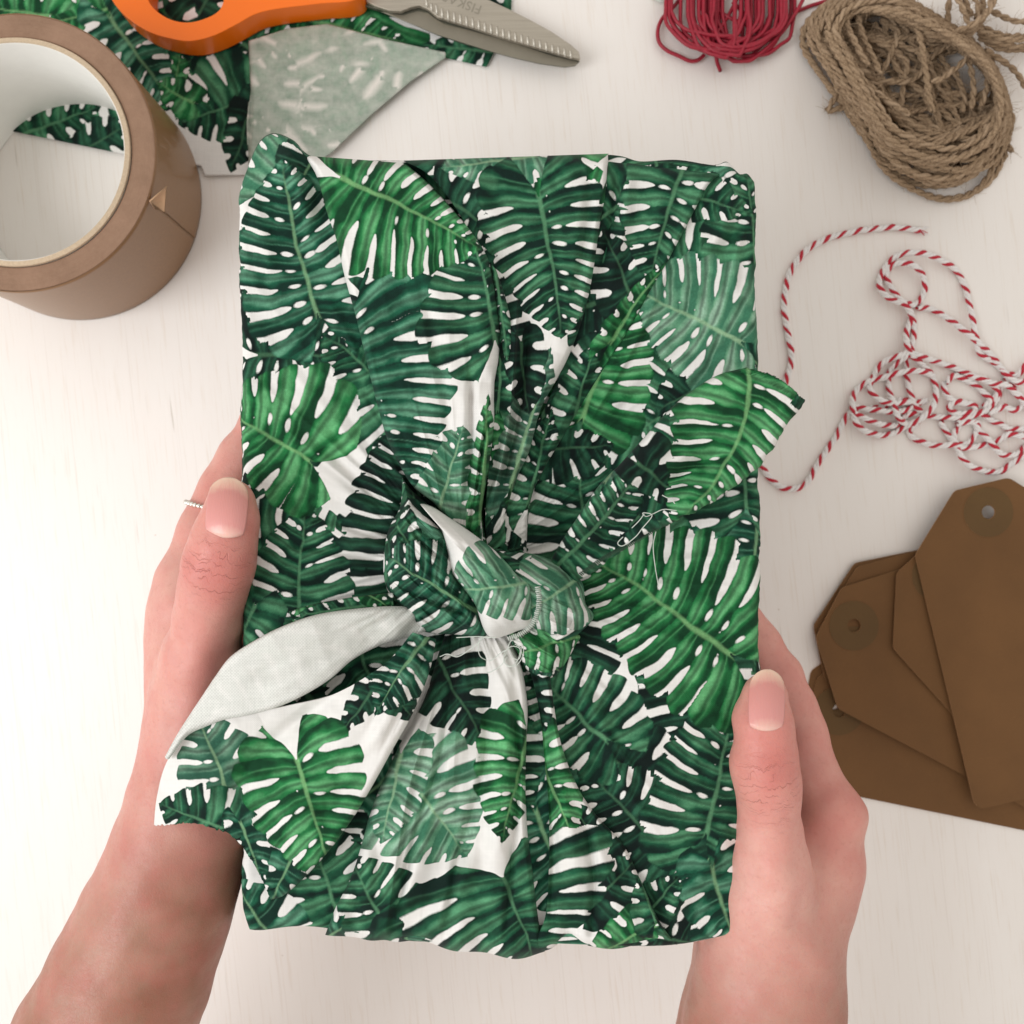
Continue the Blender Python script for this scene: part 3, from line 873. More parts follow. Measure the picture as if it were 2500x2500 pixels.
# ---- right tail
UP = [(1340, 1385), (1372, 1325), (1410, 1268), (1464, 1188), (1521, 1130), (1577, 1068), (1638, 1000), (1703, 948), (1760, 916), (1821, 902)]
LO = [(1400, 1425), (1460, 1385), (1530, 1330), (1616, 1282), (1695, 1246), (1769, 1202), (1836, 1150), (1880, 1098), (1917, 1040), (1962, 980)]
px, py, z = loft(UP, LO, 132, 280, 120, fold=(1, 1), seed=15, wr=1.0, edge=12, low=4.0, endbulge=(10, -14), zs=(126, 131, 135, 136, 136, 135, 133, 131),
                 lst=[('ridge', [(1360, 1360), (1440, 1240), (1540, 1150), (1680, 1010)], 26, 4.03), ('ridge', [(1420, 1380), (1520, 1270), (1640, 1180), (1800, 1080)], 30, -4.65),
                      ('ridge', [(1600, 1270), (1740, 1180), (1860, 1080)], 26, 2.33)])
rj = np.random.default_rng(8)
zig = 2.2 * np.sign(np.sin(np.arange(px.shape[1]) * 2.1))
py += (np.linspace(0, 1, px.shape[0])[:, None] ** 40) * (zig[None, :] + rj.normal(0, 1, px.shape[1])[None, :])
side = np.linspace(0, 1, px.shape[1])[None, :] ** 30
py += side * (6 * (fbm(px / 14, py / 14, 3, 2) - .5) * 2); px += side * 5 * (fbm(px / 11 + 9, py / 11, 5, 2) - .5) * 2
cloth_patch("tail", px, py, z, [(1480, 1180, 1560, 1080, 40, 60, 'g'), (1560, 1260, 1480, 1330, 70, 70, 'k'), (1350, 1400, 1600, 1110, 60, 90, 'd', 0, 5, 12), (1560, 1130, 1700, 1240, 90, 60, 'k'),
                                 (1826, 872, 1640, 1275, 140, 210, 'b', -62, 3, 11)], gift, thick=0.35, fill=(23, 220, 'dk'))
# overlocked lower edge of the right tail
acc = Acc()
edge = catmull([(1418, 1402), (1480, 1358), (1540, 1328), (1600, 1292), (1640, 1268)], 60)
for i in range(60):
    tdir = edge[min(i + 1, 59)] - edge[max(i - 1, 0)]; tdir /= np.hypot(*tdir); nd = np.array([tdir[1], -tdir[0]])
    q = np.array([edge[i] - nd * 4 + tdir, edge[i], edge[i] + nd * 4 - tdir])
    V, F = tube(W(q[:, 0], q[:, 1], np.array([130.5, 131.6, 130.5]) / 1000), 0.0002, 5)
    acc.add(V, F)
put("overlock_stitching", acc.mesh("overlock_stitching"), mat_simple("dark_green_thread", lin(52, 82, 62), 0.8, noise=0.3), gift)

# ---- loose cotton threads
def thread(pts, z, r=0.00013):
    c = catmull([(*p, zz) for p, zz in zip(pts, np.interp(np.linspace(0, 1, len(pts)), np.linspace(0, 1, len(z)), z))], 90)
    V, F = tube(W(c[:, 0], c[:, 1], c[:, 2] / 1000), r, 5)
    return put("loose_thread", raw_mesh("loose_thread", V, F), M_THREAD, gift)


thread(Kp((1110, 1490), (1200, 1510), (1215, 1600), (1160, 1690), (1080, 1680), (1065, 1600), (1120, 1540), (1190, 1560), (1170, 1650), (1110, 1700), (1060, 1650), (1090, 1580)), (139, 141, 138))
thread(Kp((1100, 1560), (1040, 1590), (980, 1640), (945, 1655)), (139, 136, 133))
thread(Kp((1090, 1620), (1040, 1690), (960, 1740), (930, 1745)), (138, 135, 132))
thread(Kp((960, 1470), (880, 1480), (862, 1560), (880, 1620), (930, 1650)), (138, 137, 133))
thread(Kp((900, 1480), (800, 1560), (700, 1620), (620, 1600), (560, 1620)), (137, 134, 131))
thread(Kp((1000, 1470), (850, 1462), (690, 1470)), (138, 138, 137))
thread(Kp((1130, 1480), (1100, 1540), (1130, 1620), (1180, 1640), (1200, 1560), (1150, 1520)), (140, 141, 139))
R6 = lambda x, y: (1160 + .4348 * x, 850 + .4348 * y)
thread([R6(*p) for p in ((1050, 825), (1110, 860), (1140, 910), (1060, 905), (1000, 930), (960, 945), (940, 925), (985, 930), (990, 950), (940, 1010), (900, 1060), (830, 1110), (800, 1095), (830, 1060))], (137, 139, 137))
thread([R6(*p) for p in ((950, 930), (920, 970), (880, 1010))], (138, 137))
thread([R6(*p) for p in ((1015, 1030), (1000, 1110), (1010, 1220), (1030, 1340))], (134, 126, 121))

# ------------------------------------------------------------------ cloth offcut with its corner folded over
scrap = empty("fabric_offcut", tuple(W(450, 200, 0)), label="leaf printed fabric offcut lying flat under the scissors with one corner folded over", category="fabric")
SCR_L = [(-260, -200), (-260, -60), (-260, 60), (-250, 190), (-210, 270)]


def flat_patch(name, outline, leaves, z0, amp, parent, mat, fill, seed, step=3.4, fold_edge=None, label=None):
    """flat cloth cut to a polygon: grid clipped by snapping, slightly wavy"""
    poly = np.asarray(outline, float)
    x0, y0 = poly.min(0) - step; x1, y1 = poly.max(0) + step
    xs = np.arange(x0, x1 + step, step); ys = np.arange(y0, y1 + step, step)
    px, py = np.meshgrid(xs, ys)
    n, m = px.shape
    F = grid_faces(n, m, flip=True)
    fx = px.ravel()[F].mean(1); fy = py.ravel()[F].mean(1)
    F = F[inside(fx, fy, poly)]
    used = np.bincount(F.ravel(), minlength=n * m)
    X = px.ravel().copy(); Y = py.ravel().copy()
    rim = np.where((used > 0) & (used < 4))[0]
    best = np.full(len(rim), 1e9); bx = X[rim].copy(); by = Y[rim].copy()
    for a, b in zip(poly, np.roll(poly, -1, 0)):
        dd = b - a; t = np.clip(((X[rim] - a[0]) * dd[0] + (Y[rim] - a[1]) * dd[1]) / (dd @ dd), 0, 1)
        qx = a[0] + t * dd[0]; qy = a[1] + t * dd[1]; e = np.hypot(X[rim] - qx, Y[rim] - qy); k = e < best
        best = np.where(k, e, best); bx = np.where(k, qx, bx); by = np.where(k, qy, by)
    ok = best < step * 1.5
    X[rim[ok]] = bx[ok]; Y[rim[ok]] = by[ok]
    keep = np.where(used > 0)[0]; remap = -np.ones(n * m, int); remap[keep] = np.arange(len(keep))
    X = X[keep]; Y = Y[keep]; F = remap[F]
    z = z0 + amp * (fbm(X / 160 + seed, Y / 160, 71 + seed) - 0.3)
    if fold_edge is not None:
        dd, par = polydist(X, Y, fold_edge)
        z = z - np.clip(1 - np.abs(dd) / 9.0, 0, 1) ** 2 * (z0 - 1.0)
    me = cloth_mesh(name, W(X, Y, z / 1000), F, X, Y, leaves, fill)
    o = put(name, me, mat, parent)
    md = o.modifiers.new("thickness", 'SOLIDIFY'); md.thickness = 0.00035; md.offset = -1
    return o


flat_patch("printed_face", [(-300, -260), (1240, -260), (1250, -60), (1248, 40), (1188, 163), (1085, 140), (1000, 198), (900, 282), (800, 372), (760, 425), (500, 428), (490, 405), (304, 376), (40, 322), (-120, 290), (-300, 260)],
           [(150, 400, 320, 300, 90, 90, 'k', 0, 2, 8), (60, 330, 250, 260, 60, 60, 'd'), (470, 60, 560, -80, 90, 90, 'k'), (400, 30, 480, 120, 80, 80, 'k', 0, 4, 7),
            (700, 30, 1000, 110, 80, 70, 'b', 0, 5, 9), (1250, 130, 1020, 110, 60, 40, 'd', 0, 3, 6), (1270, 20, 1150, 30, 60, 60, 'd'),
            (420, 250, 440, 130, 70, 60, 'b'), (600, 240, 440, 300, 120, 150, 'd', 0, 6, 9), (620, 260, 560, 420, 60, 60, 'k'), (290, 15, 110, 60, 110, 110, 'b', 0, 7, 8), (270, 40, 420, 260, 90, 90, 'm', 0, 3, 9),
            (120, 40, -60, 10, 100, 100, 'b'), (470, 250, 380, 200, 50, 50, 'b')],
           1.2, 1.6, scrap, M_CLOTH, (8, 270, 'mbbd'), 1)
flat_patch("folded_corner", [(606, 100), (700, 70), (800, 58), (940, 96), (1088, 128), (1088, 140), (1000, 200), (900, 285), (810, 372), (770, 398), (700, 425), (608, 427), (604, 300), (612, 220)],
           [(880, 330, 800, 160, 150, 150, 'd', 0, 2, 8), (760, 420, 800, 300, 80, 80, 'd'), (1060, 140, 900, 160, 100, 120, 'd', 0, 5, 8), (640, 250, 700, 120, 90, 90, 'd', 0, 4, 8), (620, 420, 640, 280, 60, 70, 'k')],
           3.4, 1.6, scrap, M_REV, (6, 170, 'dm'), 4, fold_edge=[(604, 90), (612, 230), (604, 430)])

# ------------------------------------------------------------------ roll of brown paper tape
M_KRAFT_TAPE = mat_simple("brown_tape_face", lin(140, 103, 67), 0.38, noise=0.16, nscale=900, bump=0.00003, spec=0.5, coat=0.15)


def mat_tape_edge():
    t = NT("tape_layer_edges")
    ob = t.obj()
    sep = t.n('ShaderNodeSeparateXYZ', {0: ob})
    r = t.math('SQRT', t.math('ADD', t.math('POWER', sep.outputs[0], 2.0), t.math('POWER', sep.outputs[1], 2.0)))
    rings = t.noise(t.n('ShaderNodeCombineXYZ', {0: t.math('MULTIPLY', r, 5200.0)}).outputs[0], 1.0, 3.0, 0.7).outputs[0]
    nz = t.noise(ob, 700, 4.0, 0.7).outputs[0]
    blot = t.noise(ob, 60, 3.0, 0.6).outputs[0]
    c = t.mix(t.mrange(rings, 0.3, 0.7, 0, 1), rgba(lin(128, 100, 80)), rgba(lin(160, 128, 104)))
    c = t.mix(t.mrange(nz, 0.3, 0.8, 0.0, 0.5), c, rgba(lin(120, 88, 68)))
    c = t.mix(t.mrange(blot, 0.35, 0.7, 0.0, 0.35), c, rgba(lin(178, 142, 118)))
    h = t.math('ADD', rings, t.math('MULTIPLY', nz, 0.7))
    return t.out(Base_Color=c, Roughness=0.85, Normal=t.bump(h, 0.00025, 0.9))


M_TAPE_EDGE = mat_tape_edge()
M_CORE = mat_simple("white_card_core", (0.80, 0.79, 0.75), 0.55, noise=0.05, nscale=120, bump=0.00004)
M_CORE_EDGE = mat_simple("card_core_edge", lin(206, 184, 156), 0.9, noise=0.22, nscale=1500, bump=0.0002)
TZ = 0.052
tc = W(40, 372, TZ)
tc = np.array([tc[0], tc[1], 0.0])
tape = empty("tape_roll", tuple(tc), label="brown paper packing tape roll with white core standing on its side edge over the fabric", category="tape roll")
tape["label"] = "wide roll of brown paper tape with white card core, beside the scissors"


def ring_part(name, prof, mat, seg=160, smooth=True, jit=0.0):
    """revolve a closed profile [(r,z)] about the roll's axis"""
    p = np.array(prof); k = len(p)
    th = np.linspace(0, 2 * np.pi, seg, endpoint=False)
    rr = p[None, :, 0] * np.ones((seg, 1))
    if jit:
        rr = rr + jit * (np.sin(th * 3 + 1)[:, None] + .6 * np.sin(th * 7)[:, None])
    V = np.stack([rr * np.cos(th)[:, None], rr * np.sin(th)[:, None], np.broadcast_to(p[None, :, 1], rr.shape)], -1).reshape(-1, 3)
    i = np.arange(seg)[:, None]; j = np.arange(k)[None, :]
    F = np.stack([i * k + j, ((i + 1) % seg) * k + j, ((i + 1) % seg) * k + (j + 1) % k, i * k + (j + 1) % k], -1).reshape(-1, 4)
    me = raw_mesh(name, V, F, smooth)
    o = bpy.data.objects.new(name, me); me.materials.append(mat); COL.objects.link(o); o.parent = tape
    me.set_sharp_from_angle(angle=math.radians(35))
    return o


RO, RC, RI = 0.0487, 0.0402, 0.0378
ring_part("tape_layers", [(RC, 0.0004), (RO - .0003, 0.0004), (RO - .0003, 0.0517), (RO - .0012, TZ), (RC + .0004, TZ - .0001), (RC, TZ - .0004)], M_TAPE_EDGE)
ring_part("core_tube", [(RI, 0.0002), (RC - .0004, 0.0002), (RC - .0004, TZ + .0003), (RI + .0002, TZ + .0006), (RI, TZ + .0002)], M_CORE)
ring_part("core_rim", [(RI + .0003, TZ), (RC - .0001, TZ), (RC - .0003, TZ + .0008), (RI + .0005, TZ + .0011)], M_CORE_EDGE, jit=0.00006)
# outermost turn of tape: a sheet ending in a torn, lifted edge
seg = 170; a0 = math.radians(-19.0)
th = np.linspace(a0, a0 + 2 * np.pi - 0.004, seg)
zz = np.linspace(0.0003, TZ - 0.0002, 24)
rad = RO + 0.00012 * np.linspace(0, 1, seg)[:, None] + 0 * zz[None, :]
rad[:3] += np.array([.00018, .00008, .00003])[:, None]
tear = 0.012 * (fbm(zz * 900, zz * 0, 4)[None, :] - .5)
V = np.stack([rad * np.cos(th[:, None] + np.r_[1, np.zeros(seg - 1)][:, None] * tear), rad * np.sin(th[:, None] + np.r_[1, np.zeros(seg - 1)][:, None] * tear), zz[None, :] + 0 * rad], -1)
me = raw_mesh("tape_outer_turn", V.reshape(-1, 3), grid_faces(seg, 24))
o = bpy.data.objects.new("tape_outer_turn", me); me.materials.append(M_KRAFT_TAPE); COL.objects.link(o); o.parent = tape
md = o.modifiers.new("thickness", 'SOLIDIFY'); md.thickness = 0.00015; md.offset = 1
# folded triangular tab at the tape's end
ca, sa = math.cos(a0), math.sin(a0)
er = np.array([ca, sa, 0]); et = np.array([-sa, ca, 0]); ez = np.array([0, 0, 1.0])
P0 = er * (RO + .0009)
tab = [P0 + ez * (TZ + .0004) - et * .001, P0 + er * .0032 + ez * (TZ - .0016) + et * .0062, P0 + er * .0036 + ez * (TZ - .0062) - et * .0018, P0 + er * .0004 + ez * (TZ - .005) - et * .0022]
tab2 = [q + er * .0002 for q in tab]
V = np.array(tab + tab2); F = np.array([[0, 1, 2, 3], [7, 6, 5, 4], [0, 4, 5, 1], [1, 5, 6, 2], [2, 6, 7, 3], [3, 7, 4, 0]])
me = raw_mesh("tape_tab", V, F, False)
o = bpy.data.objects.new("tape_tab", me); me.materials.append(mat_simple("tape_tab_paper", lin(204, 164, 128), 0.6, noise=0.1)); COL.objects.link(o); o.parent = tape

# ------------------------------------------------------------------ scissors
scz = 0.0
sc = empty("scissors", tuple(W(700, 20, 0)), label="orange handled scissors with serrated steel blade lying on the fabric offcut", category="scissors")
M_ORANGE = mat_simple("orange_plastic", lin(240, 112, 12), 0.32, noise=0.05, nscale=40, spec=0.5)
M_STEEL = None


def mat_steel():
    t = NT("brushed_steel")
    ob = t.obj()
    v = t.mapping(ob, scale=(60, 2600, 60), rot=(0, 0, math.radians(70)))
    nz = t.noise(v, 1.0, 3.0, 0.6).outputs[0]
    c = t.mix(nz, rgba(lin(150, 142, 128)), rgba(lin(196, 188, 174)))
    return t.out(Base_Color=c, Metallic=0.75, Roughness=t.mrange(nz, 0, 1, 0.42, 0.6), Normal=t.bump(nz, 0.00002, 0.6))


M_STEEL = mat_steel()
M_STEEL_DARK = mat_simple("dark_bevel_steel", lin(104, 104, 92), 0.45, metal=0.8, noise=0.15, nscale=400)


def prism(name, outline, z0, z1, mat, parent, hole=None, bevel=0.0, n=None, smooth=True, inset_top=0.0):
    bm = bmesh.new()
    def addloop(pts):
        vs = [bm.verts.new(tuple(W(p[0], p[1], z0))) for p in pts]
        return [bm.edges.new((vs[i], vs[(i + 1) % len(vs)])) for i in range(len(vs))]
    e = addloop(outline)
    if hole is not None:
        e += addloop(hole)
    bmesh.ops.triangle_fill(bm, use_beauty=True, use_dissolve=False, edges=e)
    geom = bm.faces[:]
    ret = bmesh.ops.extrude_face_region(bm, geom=geom)
    for v in [g for g in ret['geom'] if isinstance(g, bmesh.types.BMVert)]:
        v.co.z = z1
    bmesh.ops.recalc_face_normals(bm, faces=bm.faces[:])
    me = bpy.data.meshes.new(name); bm.to_mesh(me); bm.free()
    o = put(name, me, mat, parent)
    if bevel:
        md = o.modifiers.new("bevel", 'BEVEL'); md.width = bevel; md.segments = 4; md.limit_method = 'ANGLE'; md.angle_limit = math.radians(50)
    if smooth:
        me.polygons.foreach_set("use_smooth", np.ones(len(me.polygons), bool))
        md = o.modifiers.new("wn", 'WEIGHTED_NORMAL'); md.keep_sharp = True
    return o


h_out = catmull([(292, -20), (297, 25), (330, 72), (386, 112), (446, 131), (492, 136), (545, 123), (598, 97), (644, 72), (700, 59), (790, 48), (889, 33), (889, -40), (800, -62), (700, -60),
                 (650, -80), (600, -130), (520, -180), (440, -185), (360, -150), (310, -90)], 150, True)
h_in = catmull([(388, -10), (387, 30), (404, 60), (440, 84), (479, 92), (515, 86), (550, 70), (566, 48), (566, 15), (545, -20), (520, -70), (470, -100), (420, -80), (396, -45)], 90, True)


def handle_mesh(outer, inner, zb, zt):
    """rounded handle: rings swept round the loop between the outer and inner borders, plus the shank"""
    bm = bmesh.new()
    o = prism("handle", outer, zb, zt, M_ORANGE, sc, hole=inner, bevel=0.0034)
    return o


handle_mesh(h_out, h_in, 0.003, 0.0155)
h2o = catmull([(880, -45), (780, -78), (700, -110), (640, -170), (560, -260), (470, -330), (370, -350), (290, -310), (270, -240), (310, -200), (400, -190), (520, -190), (620, -140), (700, -85), (800, -66), (878, -40)], 120, True)
h2i = catmull([(560, -200), (600, -178), (560, -235), (480, -292), (390, -312), (325, -285), (320, -245), (370, -225), (470, -215)], 70, True)
prism("handle", h2o, 0.003, 0.0148, M_ORANGE, sc, hole=h2i, bevel=0.003)
# under blade
prism("blade", [(885, -60), (885, 18), (943, 34), (1010, 62), (1067, 87), (1130, 108), (1192, 126), (1254, 143), (1316, 157), (1378, 166), (1403, 163), (1415, 152), (1414, 146), (1330, 120), (1150, 60), (1000, -10), (950, -70)],
      0.0042, 0.0062, M_STEEL_DARK, sc, bevel=0.0003)
# lower blade face (ground bevel, matt steel)
prism("blade_bevel", [(930, 29), (1010, 61), (1067, 85), (1192, 124), (1254, 141), (1316, 155), (1378, 164), (1403, 161), (1413, 152), (1350, 138), (1250, 104), (1150, 76), (1085, 60), (1062, 46), (1045, 33), (1020, 28), (985, 38), (950, 34)],
      0.0062, 0.0065, mat_simple("matt_steel", lin(140, 134, 120), 0.5, metal=0.7, noise=0.1, nscale=200), sc)
# top blade
top_edge = [(900, -70), (1010, -60), (1176, -2), (1241, 28), (1300, 58), (1347, 84), (1393, 115), (1412, 132), (1416, 150)]
low_edge = [(1390, 145), (1340, 131), (1280, 113), (1220, 95), (1160, 75), (1100, 57), (1068, 47), (1045, 28), (1025, 20), (1005, 24), (980, 34), (950, 32), (920, 22), (896, 10)]
prism("blade", top_edge + low_edge, 0.0066, 0.0088, M_STEEL, sc, bevel=0.0003)
# serration ridges along the cutting edge
le = catmull(low_edge[:7][::-1] + [], 30)
path = catmull([(1040, 18), (1062, 36), (1085, 48), (1160, 71), (1220, 91), (1280, 109), (1340, 127), (1392, 143)], 25)
proto = None
for i in range(25):
    x, y = path[i]
    hgt = 27 - 7 * (i / 24) if i > 1 else 20
    Vp = []
    for (ax, ay, az) in ((-3.0, -hgt, .0088), (2.6, -hgt - 1, .0088), (5.4, 0, .0088), (-.6, 0, .0088), (-.4, -hgt * .9, .0096), (2.2, -2, .0098)):
        Vp.append(W(x + ax, y + ay, az))
    F3 = np.array([[0, 1, 4], [1, 2, 5], [1, 5, 4], [2, 3, 5], [3, 0, 4], [3, 4, 5], [0, 3, 1], [1, 3, 2]])
    put("serration", raw_mesh("serration", np.array(Vp), F3[:, ::-1], False), bpy.data.materials.get("bright_ground_steel") or mat_simple("bright_ground_steel", lin(226, 220, 208), 0.35, metal=0.6, noise=0.05), sc)
# pivot screw with its slot
piv = W(972, -4, 0.0)
def lathe_at(name, prof, loc, mat, parent, seg=48):
    p = np.array(prof); k = len(p); th = np.linspace(0, 2 * np.pi, seg, endpoint=False)
    V = np.stack([loc[0] + p[None, :, 0] * np.cos(th)[:, None], loc[1] + p[None, :, 0] * np.sin(th)[:, None], loc[2] + p[None, :, 1] + 0 * th[:, None]], -1).reshape(-1, 3)
    i = np.arange(seg)[:, None]; j = np.arange(k - 1)[None, :]
    F = np.stack([i * k + j, ((i + 1) % seg) * k + j, ((i + 1) % seg) * k + j + 1, i * k + j + 1], -1).reshape(-1, 4)
    me = raw_mesh(name, V, F); me.set_sharp_from_angle(angle=math.radians(40))
    return put(name, me, mat, parent)


lathe_at("pivot_screw", [(0.0042, 0.0086), (0.0042, 0.0098), (0.0039, 0.0103), (0.0030, 0.0105), (0.0012, 0.0102), (0.0, 0.0101)], piv, mat_simple("polished_steel", lin(190, 184, 172), 0.25, metal=1.0, noise=0.1), sc)
# faint maker's mark on the blade, read from the far side
fc = bpy.data.curves.new("blade_mark", 'FONT'); fc.body = "FISKARS"; fc.size = 0.0052; fc.extrude = 0.00003; fc.align_x = 'CENTER'; fc.align_y = 'CENTER'; fc.space_character = 1.05
fo = bpy.data.objects.new("blade_mark", fc); COL.objects.link(fo)
bpy.context.view_layer.update()
me = bpy.data.meshes.new_from_object(fo); bpy.data.objects.remove(fo)
mk = put("blade_mark", me, mat_simple("etched_mark", lin(142, 135, 120), 0.6, noise=0.3, nscale=2000), sc)
mk.location = tuple(W(1119, 3, 0.00884)); mk.rotation_euler = (0, 0, math.radians(180 - 21)); mk.matrix_parent_inverse = Matrix.Translation(-sc.location)

# ------------------------------------------------------------------ kraft tags
def mat_kraft(name, c1, c2):
    t = NT(name)
    ob = t.obj()
    nz = t.noise(ob, 900, 4.0, 0.7).outputs[0]
    big = t.noise(ob, 30, 3.0).outputs[0]
    fib = t.noise(t.mapping(ob, scale=(300, 1800, 1)), 1.0, 2.0).outputs[0]
    c = t.mix(t.mrange(big, 0.3, 0.7, 0, 1), rgba(c1), rgba(c2))
    c = t.mix(t.mrange(nz, 0.55, 0.8, 0, 0.30), c, rgba(tuple(np.array(c1) * .55)))
    c = t.mix(t.mrange(fib, 0.6, 0.8, 0, 0.22), c, rgba(tuple(np.array(c1) * 1.5)))
    return t.out(Base_Color=c, Roughness=0.75, Normal=t.bump(nz, 0.00004, 0.8), Specular_IOR_Level=0.3)


M_KRAFT = mat_kraft("kraft_card", lin(114, 80, 46), lin(102, 71, 40))
M_KRAFT2 = mat_kraft("kraft_patch", lin(100, 75, 43), lin(92, 68, 39))

M_KRAFT_EDGE = mat_simple("kraft_cut_edge", lin(176, 134, 92), 0.85, noise=0.2, nscale=1500)


def arc_round(pts, r, n=6):
    out = []
    k = len(pts)
    for i in range(k):
        p0, p1, p2 = np.array(pts[i - 1]), np.array(pts[i]), np.array(pts[(i + 1) % k])
        d0 = (p0 - p1) / np.linalg.norm(p0 - p1); d2 = (p2 - p1) / np.linalg.norm(p2 - p1)
        ang = math.acos(np.clip(d0 @ d2, -1, 1)); tl = r / math.tan(ang / 2)
        c = p1 + (d0 + d2) / np.linalg.norm(d0 + d2) * (r / math.sin(ang / 2))
        a = p1 + d0 * tl; b = p1 + d2 * tl
        a0 = math.atan2(*(a - c)[::-1]); a1 = math.atan2(*(b - c)[::-1])
        da = (a1 - a0 + math.pi) % (2 * math.pi) - math.pi
        for t in np.linspace(0, 1, n):
            out.append(c + r * np.array([math.cos(a0 + da * t), math.sin(a0 + da * t)]))
    return np.array(out)


hw_ = 0.0323; ch = 0.0212; tip = hw_ - ch
SH = 0.0098                          # shoulder line below the hole centre
TAG_OUT = arc_round([(-tip, SH - ch - 0 * .001 + 0 - 0.0), (tip, SH - ch), (hw_, SH), (hw_, SH + 0.104), (-hw_, SH + 0.104), (-hw_, SH)], 0.0042)
TAG_HOLE = np.array([(0.0026 * math.cos(a), 0.0026 * math.sin(a)) for a in np.linspace(0, 2 * math.pi, 28, endpoint=False)])


def tag_meshes():
    out = []
    for name, outer, z0, z1, hole in (("card", TAG_OUT, 0, 0.00045, TAG_HOLE),
                                      ("hole_reinforcement", np.array([(0.0099 * math.cos(a), 0.0099 * math.sin(a)) for a in np.linspace(0, 2 * math.pi, 56, endpoint=False)]), 0.00045, 0.00062, TAG_HOLE * 1.04)):
        bm = bmesh.new(); es = []
        for lp in (outer, hole):
            vs = [bm.verts.new((p[0], -p[1], z0)) for p in lp]
            es += [bm.edges.new((vs[i], vs[(i + 1) % len(vs)])) for i in range(len(vs))]
        bmesh.ops.triangle_fill(bm, use_beauty=True, edges=es)
        ret = bmesh.ops.extrude_face_region(bm, geom=bm.faces[:])
        for v in [g for g in ret['geom'] if isinstance(g, bmesh.types.BMVert)]:
            v.co.z = z1
        bmesh.ops.recalc_face_normals(bm, faces=bm.faces[:])
        me = bpy.data.meshes.new(name); bm.to_mesh(me); bm.free()
        me.materials.append(M_KRAFT if name == "card" else M_KRAFT2)
        me.materials.append(M_KRAFT_EDGE)
        for p in me.polygons:
            if abs(p.normal.z) < 0.5:
                p.material_index = 1
        out.append((name, me))
    return out


TAGS = tag_meshes()
R5 = lambda x, y: (1900 + .5177 * x, 1100 + .5177 * y)
for hx, hy, dx, dy, zmm, tx, ty, lab in [
    (*R5(262, 1190), .985, .175, -0.45, 0.0, 0.0, "kraft gift tag at the very bottom of the stack, a sliver showing by the hand"),
    (*R5(285, 1225), .98, .2, 0.1, 0.0, 0.0, "second lowest kraft gift tag, long edge showing below the stack near the hand"),
    (*R5(322, 925), .98, -.20, 1.0, 0.25, 0.0, "kraft gift tag at the back of the stack, only its upper corner showing"),
    (*R5(352, 945), .968, -.25, 1.9, 0.25, 0.1, "kraft gift tag peeking out just above the tag with the empty round hole"),
    (*R5(355, 825), .885, .467, 2.9, 0.3, 0.25, "kraft gift tag with dark round hole, left of the stack's centre"),
    (*R5(744, 589), .67, .74, 4.2, 0.35, 0.3, "kraft gift tag half covered by the topmost tag, its hole hidden"),
    (*R5(988, 290), .233, .972, 5.6, 0.2, 0.55, "topmost kraft gift tag with pale hole showing, pointing to the top"),
]:
    loc = W(hx, hy, (zmm + 0.5) / 1000)
    e = empty("gift_tag", tuple(loc), label=lab, category="gift tag", group="kraft gift tags fanned out on the table")
    e.rotation_euler = (math.radians(tx), math.radians(ty), math.atan2(-dy, dx) + math.pi / 2)
    for nm, me in TAGS:
        o = bpy.data.objects.new(nm, me); COL.objects.link(o); o.parent = e


# ------------------------------------------------------------------ cords
def plied(acc, path, rad, plies, pitch, sides=6, step=0.0008, attr=None, seed=0, fuzz=0.0, squash=1.0):
    """twisted strands round a world-space path; rad = whole cord radius"""
    L = np.linalg.norm(np.diff(path, axis=0), axis=1).sum()
    n = max(8, int(L / step))
    p = catmull(path, n)
    t = np.gradient(p, axis=0); t /= np.linalg.norm(t, axis=1)[:, None] + 1e-12
    up = np.array([0, 0, 1.0])
    a = np.cross(t, up); a /= np.linalg.norm(a, axis=1)[:, None] + 1e-9
    b = np.cross(a, t)
    s = np.linspace(0, L, n)
    rs = rad * (0.52 if plies == 2 else 0.48)
    for k in range(plies):
        ph = 2 * np.pi * (s / pitch + k / plies) + seed
        off = (rad - rs)
        q = p + off * (np.cos(ph)[:, None] * a + np.sin(ph)[:, None] * b)
        rr = rs * 1.12 * (1 + 0.14 * np.sin(s / pitch * 3.1 + k * 2 + seed) + 0.10 * np.sin(s / pitch * 7.7 + seed * 3))
        V, F = tube(q, rr, sides)
        acc.add(V, F, attr[k] if attr is not None else k)


M_BAKER = None


def mat_baker():
    t = NT("baker_twine_cotton")
    f = t.attr('ply').outputs['Fac']
    nz = t.noise(t.obj(), 2600, 2.0).outputs[0]
    c = t.mix(f, rgba((0.83, 0.80, 0.78)), rgba(lin(192, 32, 52)))
    c = t.mix(t.mrange(nz, 0.3, 0.8, 0.0, 0.35), c, t.mix(f, rgba((0.60, 0.56, 0.55)), rgba(lin(140, 18, 36))))
    return t.out(Base_Color=c, Roughness=0.85, Normal=t.bump(nz, 0.0001, 0.8), Sheen_Weight=0.2)


